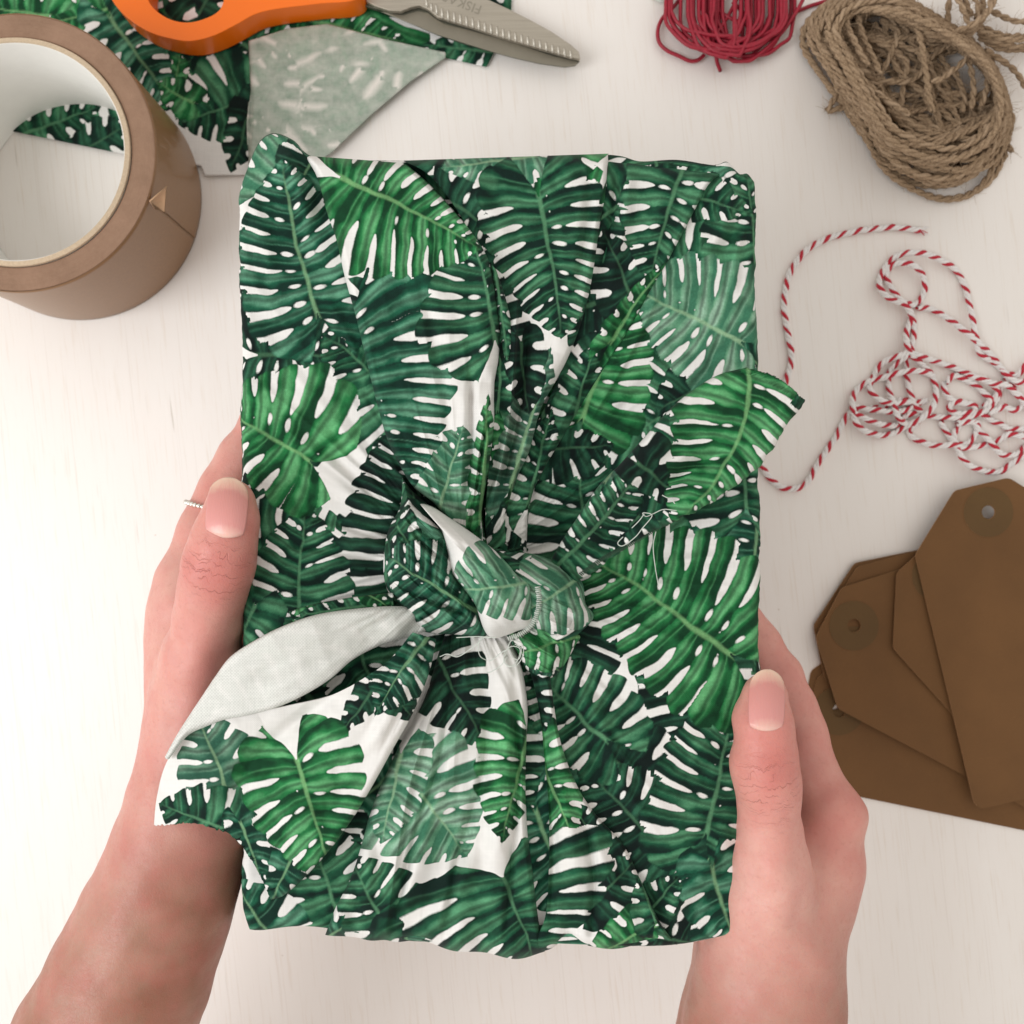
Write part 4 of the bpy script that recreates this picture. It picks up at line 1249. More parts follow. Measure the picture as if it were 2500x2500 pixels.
M_BAKER = mat_baker()
C4 = lambda p: (1800 + .3882 * p[0], 500 + .3882 * p[1])
C7 = lambda p: (2050 + .3106 * p[0], 600 + .3106 * p[1])
P1 = [C4(p) for p in [(1150, 160), (1060, 147), (950, 142), (850, 152), (750, 165), (650, 187), (560, 215), (490, 248), (430, 292), (380, 348), (340, 412), (312, 490), (298, 570), (295, 650), (305, 740), (325, 840), (338, 930), (338, 1000), (320, 1070), (296, 1130),
                      (250, 1220), (190, 1330), (145, 1460), (136, 1560), (145, 1620), (175, 1680), (225, 1738), (290, 1782), (350, 1788), (420, 1762), (470, 1700), (512, 1620), (560, 1550), (608, 1480), (650, 1400), (695, 1325)]] + \
     [C7(p) for p in [(140, 1285), (210, 1280), (300, 1275), (400, 1245), (470, 1215), (560, 1220)]]
STR = [
    [(1600, 1330), (1449, 1235), (1410, 1170), (1340, 1080), (1270, 960), (1180, 850), (1100, 770), (1062, 680), (1042, 560), (1012, 430), (980, 310), (920, 200), (830, 130), (720, 78), (600, 52), (500, 62), (430, 95), (370, 150), (325, 230), (312, 310), (350, 380), (430, 430), (520, 448),
     (575, 466), (625, 440), (660, 370), (670, 290), (640, 210), (570, 150), (480, 132), (410, 155), (372, 205), (368, 260), (400, 325), (450, 390), (505, 455), (550, 515), (578, 585), (585, 655), (578, 720), (562, 790), (575, 840), (630, 866), (700, 892), (800, 922), (900, 962), (1000, 1002), (1100, 1045), (1200, 1080), (1300, 1090), (1350, 1125), (1449, 1225), (1560, 1300)],
    [(610, 480), (640, 492), (720, 497), (810, 547), (900, 607), (1000, 682), (1060, 740), (1110, 850), (1200, 910), (1262, 960), (1330, 1030), (1400, 1072), (1460, 1060), (1560, 1000)],
    [(570, 560), (535, 640), (524, 720), (535, 800), (560, 852), (640, 922), (710, 1000), (750, 1080), (756, 1160), (742, 1240), (710, 1300), (630, 1365), (560, 1400), (500, 1432), (420, 1472), (320, 1488), (200, 1455), (132, 1390), (104, 1300), (104, 1200), (145, 1120), (220, 1072), (330, 1040), (450, 1003), (560, 985), (650, 985), (730, 1020)],
    [(540, 830), (500, 850), (430, 880), (370, 902), (300, 960), (262, 1040), (234, 1110), (270, 1180), (340, 1222), (430, 1238), (530, 1228), (620, 1232), (680, 1212)],
    [(545, 850), (455, 920), (402, 980), (380, 1060), (390, 1140), (420, 1230), (442, 1310), (480, 1372), (540, 1400)],
    [(550, 840), (522, 950), (530, 1050), (552, 1150), (592, 1250), (642, 1308), (710, 1340), (790, 1345), (900, 1355), (1000, 1352), (1080, 1322), (1160, 1290), (1205, 1250), (1242, 1190), (1268, 1110), (1330, 1080)],
    [(100, 1255), (200, 1285), (290, 1290), (390, 1305), (480, 1300), (560, 1275), (640, 1235), (690, 1212)],
    [(110, 1320), (220, 1365), (330, 1405), (440, 1410), (500, 1350), (570, 1320), (640, 1330)],
    [(640, 1350), (570, 1425), (545, 1470), (600, 1522), (700, 1562), (800, 1572), (890, 1562), (980, 1590), (1080, 1575), (1170, 1560), (1260, 1522), (1330, 1482), (1449, 1495), (1560, 1450)],
    [(790, 1385), (850, 1480), (905, 1560), (945, 1640), (1000, 1708), (1080, 1752), (1170, 1778), (1270, 1768), (1340, 1722), (1400, 1682), (1460, 1645), (1560, 1600)],
    [(815, 1070), (832, 1160), (890, 1212), (960, 1235), (1050, 1250), (1062, 1300), (960, 1318), (880, 1300), (862, 1260), (920, 1222), (1010, 1240)],
    [(840, 1080), (870, 1040), (910, 1020), (980, 1050), (1060, 1090), (1130, 1152), (1190, 1212), (1130, 1265)],
    [(1120, 1320), (1190, 1370), (1270, 1402), (1340, 1442), (1460, 1440)],
    [(1050, 1380), (1092, 1450), (1170, 1520), (1222, 1590), (1290, 1645), (1400, 1632), (1460, 1580), (1560, 1540)],
    [(1180, 1310), (1240, 1290), (1300, 1262), (1380, 1292), (1460, 1240), (1560, 1180)],
    [(920, 1400), (990, 1388), (1090, 1392), (1062, 1490), (1012, 1550), (920, 1560), (900, 1480), (940, 1420)],
    [(1290, 1040), (1330, 1012), (1390, 1022), (1430, 980), (1470, 930), (1560, 900)],
    [(1000, 1010), (1060, 1040), (1150, 1050), (1240, 1140), (1200, 1220)],
]
acc = Acc()
rb = random.Random(5)
for k, st in enumerate([P1] + [[C7(p) for p in s] for s in STR]):
    n = len(st)
    amp = 0.0002 if k == 0 else 0.0014
    zz = 0.0011 + amp * (1 + np.sin(np.arange(n) * 0.9 + k * 1.7)) * (0.4 + rb.random())
    if k and n > 6:
        zz[-1] = 0.0011
    pts = W(np.array(st)[:, 0], np.array(st)[:, 1], zz)
    plied(acc, pts, 0.00124, 3, 0.0064, 6, 0.0006, attr=(0, 1, 0), seed=k * 1.3)
# frayed cut end
for k in range(14):
    a = W(2246, 562, 0.0012); d = np.array([rb.uniform(.4, 1), rb.uniform(-.9, .7), rb.uniform(0, .3)]); d /= np.linalg.norm(d)
    q = a + np.linspace(0, 1, 5)[:, None] * d[None] * rb.uniform(.0022, .0042)
    V, F = tube(q, np.linspace(.00035, .0001, 5), 5); acc.add(V, F, 1.0 if (k % 3 == 0 and d[1] < 0) else 0.0)
put("baker_twine", acc.mesh("baker_twine", 'ply'), M_BAKER, label="tangled red and white striped twine with a loose end, above the kraft tags", category="twine")

# red cord
M_RED = mat_simple("red_waxed_cord", lin(160, 20, 46), 0.5, noise=0.35, nscale=900, bump=0.00006)
acc = Acc()
rr = random.Random(11)
C5 = lambda p: (1580 + .2484 * p[0], .2484 * p[1])
fixed = [
    [(250, -300), (330, -60), (240, 90), (150, 180), (105, 300), (120, 420), (200, 500), (310, 550), (420, 600), (500, 590), (560, 540)],
    [(1560, -300), (1545, -60), (1500, 60), (1420, 190), (1330, 310), (1230, 420), (1130, 510), (1020, 590), (960, 600), (880, 600), (820, 575), (760, 560)],
    [(940, -200), (930, 60), (940, 260), (930, 420), (950, 560), (965, 600)],
    [(560, -100), (580, 60), (600, 200), (640, 330), (700, 480)], [(700, -60), (650, 110), (610, 260)], [(900, -40), (790, 170), (690, 320), (640, 420)],
    [(640, 20), (740, 130), (860, 200), (960, 240), (1080, 320), (1200, 410)], [(840, 20), (920, 100), (1000, 200)], [(960, 160), (880, 290), (820, 400), (740, 520)],
    [(640, 420), (670, 520), (690, 620), (720, 700)],
    [(1480, 110), (1600, 60), (1750, 10), (1900, -80), (2100, -150)],
]
for k, f in enumerate(fixed):
    f = np.array([C5(p) for p in f]); n = len(f)
    zz = 0.0012 + 0.0025 * rr.random() + 0.001 * np.sin(np.arange(n) + k)
    if k in (0, 1): zz = 0.0010 + 0.001 * np.sin(np.linspace(0, 3, n)) + .003 * (k == 1)
    V, F = tube(catmull(W(f[:, 0], f[:, 1], np.abs(zz) + .0006), 120), 0.00078, 7); acc.add(V, F)
for k in range(25):
    cx = rr.gauss(760, 90); wl = rr.uniform(90, 440); wr_ = rr.uniform(120, 560); by = rr.uniform(400, 610) - 0.10 * max(wl, wr_) * rr.random()
    if k < 9: wl = rr.uniform(330, 520); wr_ = rr.uniform(40, 320)
    elif k < 20: wr_ = rr.uniform(380, 620); wl = rr.uniform(0, 260)
    tilt = rr.uniform(-40, 40)
    pts = []
    for a in np.linspace(0, np.pi, 13):
        xx = -math.cos(a); yy = math.sin(a)
        pts.append(C5((cx + (wl if xx < 0 else wr_) * xx + rr.gauss(0, 8) + tilt * yy, by * (0.12 + 0.88 * yy ** 0.8) + rr.gauss(0, 8))))
    tw = (pts[0][0] + pts[-1][0]) / 2; tq = rr.uniform(-330, -250)
    pts = [(tw + rr.gauss(0, 8), tq), (pts[0][0] + (tw - pts[0][0]) * .35, tq + 40), (pts[0][0] + 6, tq * .5)] + pts + [(pts[-1][0] - 4, tq * .5), (pts[-1][0] + (tw - pts[-1][0]) * .35, tq + 38), (tw + rr.gauss(0, 8), tq)]
    pts = np.array(pts); n = len(pts)
    zz = 0.0012 + 0.009 * rr.random() * np.sin(np.linspace(0.2, 2.9, n)) * 0.9 + 0.0008 * np.array([rr.random() for _ in range(n)])
    V, F = tube(catmull(W(pts[:, 0], pts[:, 1], zz), 110), 0.00076, 7); acc.add(V, F)
put("red_cord", acc.mesh("red_cord"), M_RED, label="loose coil of thin dark red cord at the top edge", category="cord")


# jute twine
def mat_jute():
    t = NT("jute_fibre")
    ob = t.obj()
    nz = t.noise(ob, 1400, 4.0, 0.7).outputs[0]
    big = t.noise(ob, 90, 2.0).outputs[0]
    ply = t.attr('ply').outputs['Fac']
    c = t.mix(t.mrange(nz, 0.3, 0.7, 0, 1), rgba(lin(108, 86, 62)), rgba(lin(188, 160, 130)))
    c = t.mix(t.mrange(big, 0.3, 0.7, 0.0, 0.35), c, rgba(lin(146, 122, 94)))
    c = t.mix(t.math('MULTIPLY', ply, 0.5), c, rgba(lin(190, 164, 136)))
    return t.out(Base_Color=c, Roughness=0.9, Normal=t.bump(nz, 0.0004, 1.0))


M_JUTE = mat_jute()
acc = Acc()
rj = random.Random(21)
OUTC = catmull([(1963, 84), (1976, 128), (2010, 185), (2060, 255), (2112, 335), (2150, 398), (2200, 440), (2270, 473), (2340, 478), (2408, 442), (2450, 372), (2468, 290), (2445, 205), (2400, 130), (2300, 50), (2150, -20), (2020, 10)], 64, True)
INC = catmull([(2098, 62), (2128, 130), (2155, 200), (2185, 252), (2240, 280), (2300, 292), (2370, 278), (2424, 246), (2410, 180), (2340, 120), (2260, 90), (2200, 60), (2140, 30)], 64, True)


def near_phase(A, B):
    k = int(np.argmin(np.hypot(*(B - A[0]).T)))
    return np.roll(B, -k, 0)


INC = near_phase(OUTC, INC)
sw = np.arange(64)
fibres = []
for k in range(46):
    base = (k + rj.random()) / 46
    ph = [rj.uniform(0, 6.28) for _ in range(4)]
    mix = base * 0.94 + 0.15 * np.sin(sw / 64 * 2 * np.pi + ph[0]) + 0.11 * np.sin(sw / 64 * 4 * np.pi + ph[1]) + 0.05 * np.sin(sw / 64 * 6 * np.pi + ph[2])
    mix = np.clip(mix, 0.0, 1.03)[:, None]
    pts = INC * (1 - mix) + OUTC * mix
    pts = pts + np.c_[np.sin(sw * .5 + ph[3]), np.cos(sw * .43 + ph[2])] * 2.0
    pile = np.sin(np.clip(mix[:, 0], 0, 1) * np.pi) * 0.020 + 0.002
    z = 0.0016 + pile * (0.12 + 0.88 * rj.random()) + 0.001 * np.sin(sw * .3 + ph[1])
    st = rj.randrange(64)
    pts = np.roll(pts, -st, 0); z = np.roll(z, -st)
    pts = np.vstack([pts, pts[:1]]); z = np.r_[z, z[:1]]
    w = W(pts[::2, 0], pts[::2, 1], z[::2])
    plied(acc, w, 0.00128, 2, 0.0080, 6, 0.0011, attr=(0.0, rj.random()), seed=k)
    fibres.append(w)
JX = lambda p: (1950 + .2847 * p[0], .2847 * p[1])
extra = [
    ([(850, 60), (980, 150), (1020, 260), (1060, 420), (1080, 560), (1090, 650), (1110, 780), (1150, 960)], 0.017),
    ([(1000, 170), (1060, 270), (1150, 300), (1260, 290), (1400, 250), (1520, 190), (1620, 100), (1680, 0), (1700, -120)], 0.016),
    ([(1040, 240), (1120, 330), (1260, 330), (1420, 270), (1540, 200), (1640, 60), (1650, -120)], 0.012),
    ([(1060, 330), (1180, 390), (1330, 360), (1480, 280), (1560, 180), (1580, 40), (1560, -120)], 0.009),
    ([(860, 40), (900, 110), (1000, 150), (1100, 170), (1150, 220)], 0.012),
    ([(1290, 220), (1280, 100), (1290, -20), (1260, -120)], 0.006),
    ([(1340, -60), (1400, 60), (1440, 160), (1470, 220)], 0.012), ([(1400, -60), (1450, 60), (1480, 140)], 0.010), ([(1480, -60), (1540, 40), (1530, 160)], 0.011),
    ([(1640, 90), (1750, 140), (1850, 180), (1960, 185), (2100, 180)], 0.004),
    ([(1540, 250), (1650, 300), (1780, 340), (1900, 340), (2050, 330)], 0.008), ([(1540, 280), (1660, 350), (1800, 390), (1950, 400), (2100, 390)], 0.006),
    ([(1560, 230), (1680, 280), (1800, 310), (1950, 310), (2100, 310)], 0.0045), ([(1550, 320), (1680, 400), (1800, 425), (1950, 425), (2100, 420)], 0.0035),
    ([(1600, 430), (1700, 490), (1790, 550), (1870, 630), (1940, 730), (2020, 800)], 0.004),
    ([(1520, 400), (1450, 480), (1380, 560), (1280, 630), (1210, 680), (1130, 700)], 0.016),
    ([(1100, 760), (1090, 830), (1120, 910), (1180, 970)], 0.014),
    ([(560, 880), (430, 850), (320, 830), (280, 890), (240, 950)], 0.0025), ([(600, 900), (480, 900), (350, 930), (250, 950)], 0.0020),
    ([(1700, 780), (1780, 900), (1830, 1000), (1810, 1130), (1790, 1230), (1830, 1300)], 0.0035), ([(1650, 820), (1760, 980), (1790, 1120), (1760, 1250), (1770, 1350)], 0.0022),
    ([(1440, 460), (1480, 600), (1500, 760), (1480, 940)], 0.013), ([(1340, 620), (1400, 760), (1420, 850), (1400, 960)], 0.009), ([(1560, 500), (1620, 650), (1600, 800), (1560, 920)], 0.014),
    ([(1230, 700), (1290, 800), (1310, 960)], 0.006), ([(640, 200), (760, 330), (900, 430), (1050, 560)], 0.005), ([(700, 170), (860, 260), (980, 350), (1080, 500)], 0.007),
    ([(760, 720), (880, 640), (1000, 610), (1120, 640)], 0.004), ([(1180, 420), (1260, 560), (1330, 640)], 0.006), ([(500, 130), (560, 330), (640, 500), (700, 640)], 0.015),
    ([(380, 40), (420, 220), (520, 440), (600, 560)], 0.018), ([(250, 150), (330, 330), (420, 520), (560, 700), (760, 860), (950, 990)], 0.019),
]
for k in range(26):                       # slack strands crossing the open middle
    a_, b_ = rj.randrange(64), rj.randrange(64)
    pA, pB = INC[a_], INC[b_]
    if np.hypot(*(pA - pB)) < 90:
        continue
    md_ = (pA + pB) / 2 + np.array([rj.gauss(0, 26), rj.gauss(0, 26)])
    qA = pA + (pA - md_) * .25; qB = pB + (pB - md_) * .25
    JI = lambda q: ((q[0] - 1950) / .2847, q[1] / .2847)
    extra.append(([JI(qA), JI((pA + md_) / 2 + rj.gauss(0, 9)), JI(md_), JI((pB + md_) / 2 + rj.gauss(0, 9)), JI(qB)], rj.uniform(.002, .010)))
for k, (pts, zh) in enumerate(extra):
    pts = np.array([JX(p) for p in pts]); n = len(pts)
    z = np.full(n, zh) + 0.001 * np.sin(np.arange(n) * 1.3 + k) + .0006
    w = W(pts[:, 0], pts[:, 1], np.maximum(z, .0018))
    plied(acc, w, 0.00128, 2, 0.0080, 6, 0.0011, attr=(0.0, rj.random()), seed=k * 2.1)
    fibres.append(w)
# stray fibres
for k in range(2600):
    w = fibres[rj.randrange(len(fibres))]
    i = rj.randrange(len(w)); p = w[i]
    if p[1] > 0.22:
        continue
    d = np.array([rj.gauss(0, 1), rj.gauss(0, 1), abs(rj.gauss(0, .6))]); d /= np.linalg.norm(d)
    d2 = np.array([rj.gauss(0, 1), rj.gauss(0, 1), rj.gauss(0, .4)])
    ln = rj.uniform(.002, .0065)
    q = np.array([p + d * ln * t + d2 * .0012 * t * t for t in np.linspace(0, 1, 5)]); q[:, 2] = np.maximum(q[:, 2], .0003)
    V, F = tube(q, np.linspace(.00009, .00005, 5), 3); acc.add(V, F, 0.8)
put("jute_twine", acc.mesh("jute_twine", 'ply'), M_JUTE, label="thick coiled skein of rough brown jute twine in the upper right", category="twine")
# paper-white scrap end at the top edge, beside the red cord
V, F = tube(catmull(W(np.array([1590, 1606, 1622, 1640]), np.array([-14, -2, 2, -10]), np.array([.001, .0014, .0012, .001])), 20), .0009, 7)
put("white_thread_end", raw_mesh("white_thread_end", V, F), M_THREAD, label="tiny white thread end left of the red cord", category="thread")

# ------------------------------------------------------------------ the hands
def hand_sdf(prims):
    segs = []
    for g in prims:
        chain, k, fl = g
        pts = [np.r_[W(c[0], c[1], c[2] / 1000.0) * 1000, c[3]] for c in chain]
        for a, b in zip(pts[:-1], pts[1:]):
            segs.append((a, b, k))
    def f(P):
        d = np.full(len(P), 60.0)
        for a, b, k in segs:
            pad = max(a[3], b[3]) + 16
            lo = np.minimum(a[:3], b[:3]) - pad; hi = np.maximum(a[:3], b[:3]) + pad
            m = np.where(((P > lo) & (P < hi)).all(1))[0]
            if len(m) == 0:
                continue
            q = P[m]; ab = b[:3] - a[:3]
            t = np.clip(((q - a[:3]) @ ab) / (ab @ ab), 0, 1)
            t2 = t * t * (3 - 2 * t) * 0.4 + t * 0.6
            dd = np.linalg.norm(q - a[:3] - t[:, None] * ab, axis=1) - (a[3] + (b[3] - a[3]) * t2)
            h = np.clip(0.5 + 0.5 * (d[m] - dd) / k, 0, 1)
            d[m] = d[m] * (1 - h) + dd * h - k * h * (1 - h)
        return d
    return f, segs


def surface_nets(f, lo, hi, h):
    n = np.ceil((hi - lo) / h).astype(int) + 1
    ax = [lo[i] + h * np.arange(n[i]) for i in range(3)]
    G = np.stack(np.meshgrid(*ax, indexing='ij'), -1).reshape(-1, 3)
    D = f(G).reshape(n)
    S = D < 0
    c = n - 1
    corners = [(i, j, k) for i in (0, 1) for j in (0, 1) for k in (0, 1)]
    cnt = sum(S[i:i + c[0], j:j + c[1], k:k + c[2]].astype(np.int8) for i, j, k in corners)
    act = (cnt > 0) & (cnt < 8)
    ids = -np.ones(c, int); ids[act] = np.arange(act.sum())
    cell = np.argwhere(act)
    acc_ = np.zeros((len(cell), 3)); num = np.zeros(len(cell))
    for axis in range(3):
        o = [x for x in range(3) if x != axis]
        for u in (0, 1):
            for v in (0, 1):
                off = np.zeros(3, int); off[o[0]] = u; off[o[1]] = v
                A = cell + off; B = A.copy(); B[:, axis] += 1
                da = D[tuple(A.T)]; db = D[tuple(B.T)]
                m = (da < 0) != (db < 0)
                t = np.where(m, da / (da - db + 1e-12), 0)
                p = A.astype(float); p[:, axis] += t
                acc_[m] += p[m]; num[m] += 1
    V = lo + h * acc_ / num[:, None]
    Fs = []
    for axis in range(3):
        o1, o2 = [(1, 2), (2, 0), (0, 1)][axis]
        sl0 = [slice(None)] * 3; sl1 = [slice(None)] * 3
        sl0[axis] = slice(0, -1); sl1[axis] = slice(1, None)
        chg = S[tuple(sl0)] != S[tuple(sl1)]
        e = np.argwhere(chg)
        e = e[(e[:, o1] > 0) & (e[:, o2] > 0) & (e[:, o1] < c[o1]) & (e[:, o2] < c[o2])]
        inside_first = S[tuple(e.T)]
        q = []
        for d1, d2 in ((-1, -1), (0, -1), (0, 0), (-1, 0)):
            x = e.copy(); x[:, o1] += d1; x[:, o2] += d2
            q.append(ids[tuple(x.T)])
        q = np.stack(q, -1)
        q[~inside_first] = q[~inside_first][:, ::-1]
        Fs.append(q)
    F = np.vstack(Fs); F = F[(F >= 0).all(1)]
    return V, F


def mat_skin():
    t = NT("skin")
    ob = t.obj()
    col = t.attr('skin').outputs['Color']
    ax = t.attr('axial').outputs['Vector']            # (mm along the thumb, mm across, crease strength)
    sp = t.n('ShaderNodeSeparateXYZ', {0: ax})
    mott = t.noise(ob, 110, 4.0, 0.65).outputs[0]
    fine = t.noise(ob, 700, 3.0, 0.6).outputs[0]
    blotch = t.noise(ob, 38, 3.0, 0.6).outputs[0]
    col = t.mix(t.mrange(blotch, 0.35, 0.7, 0.0, 0.5), col, t.mix(0.55, col, rgba(lin(228, 184, 166))))
    c = t.mix(t.mrange(mott, 0.35, 0.7, 0.0, 0.60), col, t.mix(0.5, col, rgba(lin(196, 96, 92))))
    c = t.mix(t.mrange(fine, 0.55, 0.85, 0.0, 0.22), c, rgba(lin(150, 84, 70)))
    # transverse creases over the knuckle
    wob = t.noise(t.mapping(ax, scale=(0.10, 0.30, 0)), 1.0, 3.0, 0.6).outputs[0]
    a2 = t.math('ADD', sp.outputs[0], t.mrange(wob, 0, 1, -3.4, 3.4))
    w1 = t.math('ABSOLUTE', t.math('SINE', t.math('MULTIPLY', a2, math.pi / 2.1)))
    w2 = t.math('ABSOLUTE', t.math('SINE', t.math('ADD', t.math('MULTIPLY', a2, math.pi / 3.7), 1.0)))
    g1 = t.mrange(w1, 0.0, 0.16, 1.0, 0.0); g2 = t.math('MULTIPLY', t.mrange(w2, 0.0, 0.10, 1.0, 0.0), t.mrange(t.noise(t.mapping(ax, scale=(0.3, 0.15, 0), loc=(5, 5, 0)), 1.0, 1.0).outputs[0], 0.4, 0.55, 0.0, 1.0))
    brk = t.noise(t.mapping(ax, scale=(0.5, 0.22, 0)), 1.0, 2.0).outputs[0]
    cre = t.math('MULTIPLY', t.math('MAXIMUM', t.math('MULTIPLY', g1, t.mrange(brk, 0.42, 0.60, 0, 1)), g2), sp.outputs[2], clamp=True)
    c = t.mix(t.math('MULTIPLY', cre, 0.09), c, rgba(lin(150, 66, 60)))
    cells = t.n('ShaderNodeTexVoronoi', {'Vector': ob, 'Scale': 1100.0}, feature='DISTANCE_TO_EDGE').outputs[0]
    cm = t.mrange(cells, 0.0, 0.10, 0.0, 1.0)
    h = t.math('SUBTRACT', t.math('ADD', t.math('MULTIPLY', fine, 0.5), t.math('MULTIPLY', cm, 0.13)), t.math('MULTIPLY', cre, 1.4))
    nb = t.bump(h, 0.00022, 0.8)
    return t.out(Base_Color=c, Roughness=t.mrange(fine, 0.2, 0.8, 0.36, 0.56), Subsurface_Weight=0.22, Subsurface_Radius=(0.004, 0.0015, 0.0008), Subsurface_Scale=0.6,
                 Normal=nb, Specular_IOR_Level=0.42)


M_SKIN = mat_skin()


def mat_nail():
    t = NT("finger_nail")
    uv = t.attr('nail').outputs['Vector']
    sp = t.n('ShaderNodeSeparateXYZ', {0: uv})
    u = t.math('ADD', sp.outputs[0], t.math('ADD', t.math('MULTIPLY', t.math('POWER', sp.outputs[1], 2.0), 0.13), t.mrange(t.noise(uv, 5.0, 2.0).outputs[0], 0, 1, -0.05, 0.05)))
    c = t.ramp(u, [(0.0, rgba(lin(232, 190, 176))), (0.10, rgba(lin(226, 172, 160))), (0.22, rgba(lin(214, 146, 140))), (0.76, rgba(lin(206, 138, 130))), (0.92, rgba(lin(214, 172, 152))), (1.0, rgba(lin(218, 184, 162)))])
    ridg = t.noise(t.mapping(uv, scale=(1.5, 22, 0)), 1.0, 2.0).outputs[0]
    return t.out(Base_Color=c, Roughness=0.34, Subsurface_Weight=0.12, Subsurface_Radius=(0.003, 0.001, 0.0006), Subsurface_Scale=0.5, Normal=t.bump(ridg, 0.00012, 0.7), Specular_IOR_Level=0.5, Coat_Weight=0.15)


M_NAIL = mat_nail()
PINK = lin(210, 150, 138); RED = lin(194, 108, 100); TAN_SHADED = lin(140, 93, 69); PALE = lin(222, 174, 162); SHADE_BROWN = lin(136, 90, 68)  # forearm tan and brown include the arm's shade, painted into the skin
person = empty("person", (0, -0.25, 0.09), label="person holding the wrapped gift from both sides, bare forearms", category="person")


def make_hand(lab, prims, thumb, blobs, arm_dir, nail, lo, hi, knuckle, shaded_from):
    f, segs = hand_sdf(prims)
    f0 = f
    def f(P):
        return f0(P) + 0.45 * (np.sin(P[:, 0] * .21 + P[:, 1] * .13) * np.sin(P[:, 1] * .17 - P[:, 0] * .08 + 1) + 0.4 * np.sin(P[:, 0] * .5 + P[:, 2] * .3) * np.sin(P[:, 1] * .43))
    V, F = surface_nets(f, np.array(lo, float), np.array(hi, float), 1.35)
    # settle the vertices onto the surface, then relax a little
    for it in range(2):
        e = 0.4
        g = np.stack([f(V + np.eye(3)[i] * e) - f(V - np.eye(3)[i] * e) for i in range(3)], -1) / (2 * e)
        gn = (g ** 2).sum(1)[:, None] + 1e-6
        V = V - np.clip(f(V)[:, None] * g / gn, -0.6, 0.6)
    # thumb coordinates
    ch = np.array([W(c[0], c[1], c[2] / 1000.) * 1000 for c in thumb])
    best = np.full(len(V), 1e9); axl = np.zeros(len(V)); lat = np.zeros(len(V)); s0 = 0
    for a, b in zip(ch[:-1], ch[1:]):
        ab = b - a; L = np.linalg.norm(ab); t = np.clip(((V - a) @ ab) / L ** 2, 0, 1)
        d = np.linalg.norm(V - a - t[:, None] * ab, axis=1); m = d < best
        best = np.where(m, d, best); axl = np.where(m, s0 + t * L, axl)
        sd_ = np.cross(ab / L, [0, 0, 1.0]); lat = np.where(m, (V - a) @ sd_, lat); s0 += L
    kx = knuckle
    cst = np.exp(-((axl - kx[0]) / kx[1]) ** 2) * (best < 14) * np.exp(-((lat - kx[2]) / 8.0) ** 2)
    # a faint groove under the nail's rim is modelled by sinking the nail bed
    # colours: tan forearm darkened with painted shade, pink hand, red knuckles
    w = 1 / (1 + np.exp(-((V @ np.array(arm_dir)) - shaded_from) / 9.0))
    col = PINK[None] * (1 - w[:, None]) + TAN_SHADED[None] * w[:, None]
    for (bx, by, bz, br, bc, bs) in blobs:
        c = W(bx, by, bz / 1000.) * 1000
        k = bs * np.exp(-((V - c) ** 2).sum(1) / br ** 2)
        col = col * (1 - k[:, None]) + bc[None] * k[:, None]
    me = raw_mesh("hand", V / 1000.0, F)
    set_attr(me, 'skin', 'FLOAT_COLOR', np.c_[col, np.ones(len(V))])
    set_attr(me, 'axial', 'FLOAT_VECTOR', np.c_[axl, lat, np.clip(cst * 1.5, 0, 1)])
    o = put("hand", me, M_SKIN, person, label=lab)
    md = o.modifiers.new("relax", 'SMOOTH'); md.iterations = 4; md.factor = 0.4
    md = o.modifiers.new("subdivision", 'SUBSURF'); md.levels = 1; md.render_levels = 1
    # thumb nail
    (bx, by), (tx, ty), hwpx, Rmm, lift = nail
    n, m = 46, 31
    u = np.linspace(0, 1, n)[:, None]; v = np.linspace(-1, 1, m)[None, :]
    prof = np.interp(u[:, 0], [0, .03, .10, .25, .5, .68, .80, .88, .94, .98, 1], [.80, .88, .94, .98, 1.0, .985, .90, .76, .56, .33, .12])[:, None]
    dx, dy = tx - bx, ty - by; L = math.hypot(dx, dy); ex, ey = dx / L, dy / L; nx, ny = -ey, ex
    bowl = -0.07 * (v ** 2 - 0.4) * (1 - u) ** 4        # rounded cuticle
    uu = u - bowl * 0 + (v ** 2) * 0.06 * (1 - u) ** 3
    px = bx + ex * uu * L + nx * v * prof * hwpx; py = by + ey * uu * L + ny * v * prof * hwpx
    # height of the flesh under the nail's centre line, found by stepping down
    zc = []
    for q in np.linspace(0, 0.72, 12):
        x_, y_ = bx + dx * q, by + dy * q
        zs_ = np.arange(145, 105, -0.1)
        dd = f(W(np.full(len(zs_), x_), np.full(len(zs_), y_), zs_ / 1000.) * 1000)
        kk = np.argmax(dd < 0)
        zc.append(zs_[kk])
    zc = np.array(zc); co = np.polyfit(np.linspace(0, .72, 12), zc, 2)
    zcl = np.polyval(co, np.minimum(u, 0.8)) + np.clip(u - .8, 0, 1) * (2 * co[0] * .8 + co[1]) * 0.6
    xm = np.abs(v) * prof * hwpx * S0 * 1000 * (400 - 128) / 400
    z = zcl + lift - (Rmm - np.sqrt(np.maximum(Rmm ** 2 - xm ** 2, 0.1)))
    z = z - 0.5 * np.exp(-(u / 0.03) ** 2)
    me = raw_mesh("nail", W(px, py, z / 1000.).reshape(-1, 3), grid_faces(n, m))
    set_attr(me, 'nail', 'FLOAT_VECTOR', np.stack([u + 0 * v, v + 0 * u, 0 * u + 0 * v], -1))
    no = put("thumbnail", me, M_NAIL, o)
    md = no.modifiers.new("thickness", 'SOLIDIFY'); md.thickness = 0.00045; md.offset = 0
    return o, f


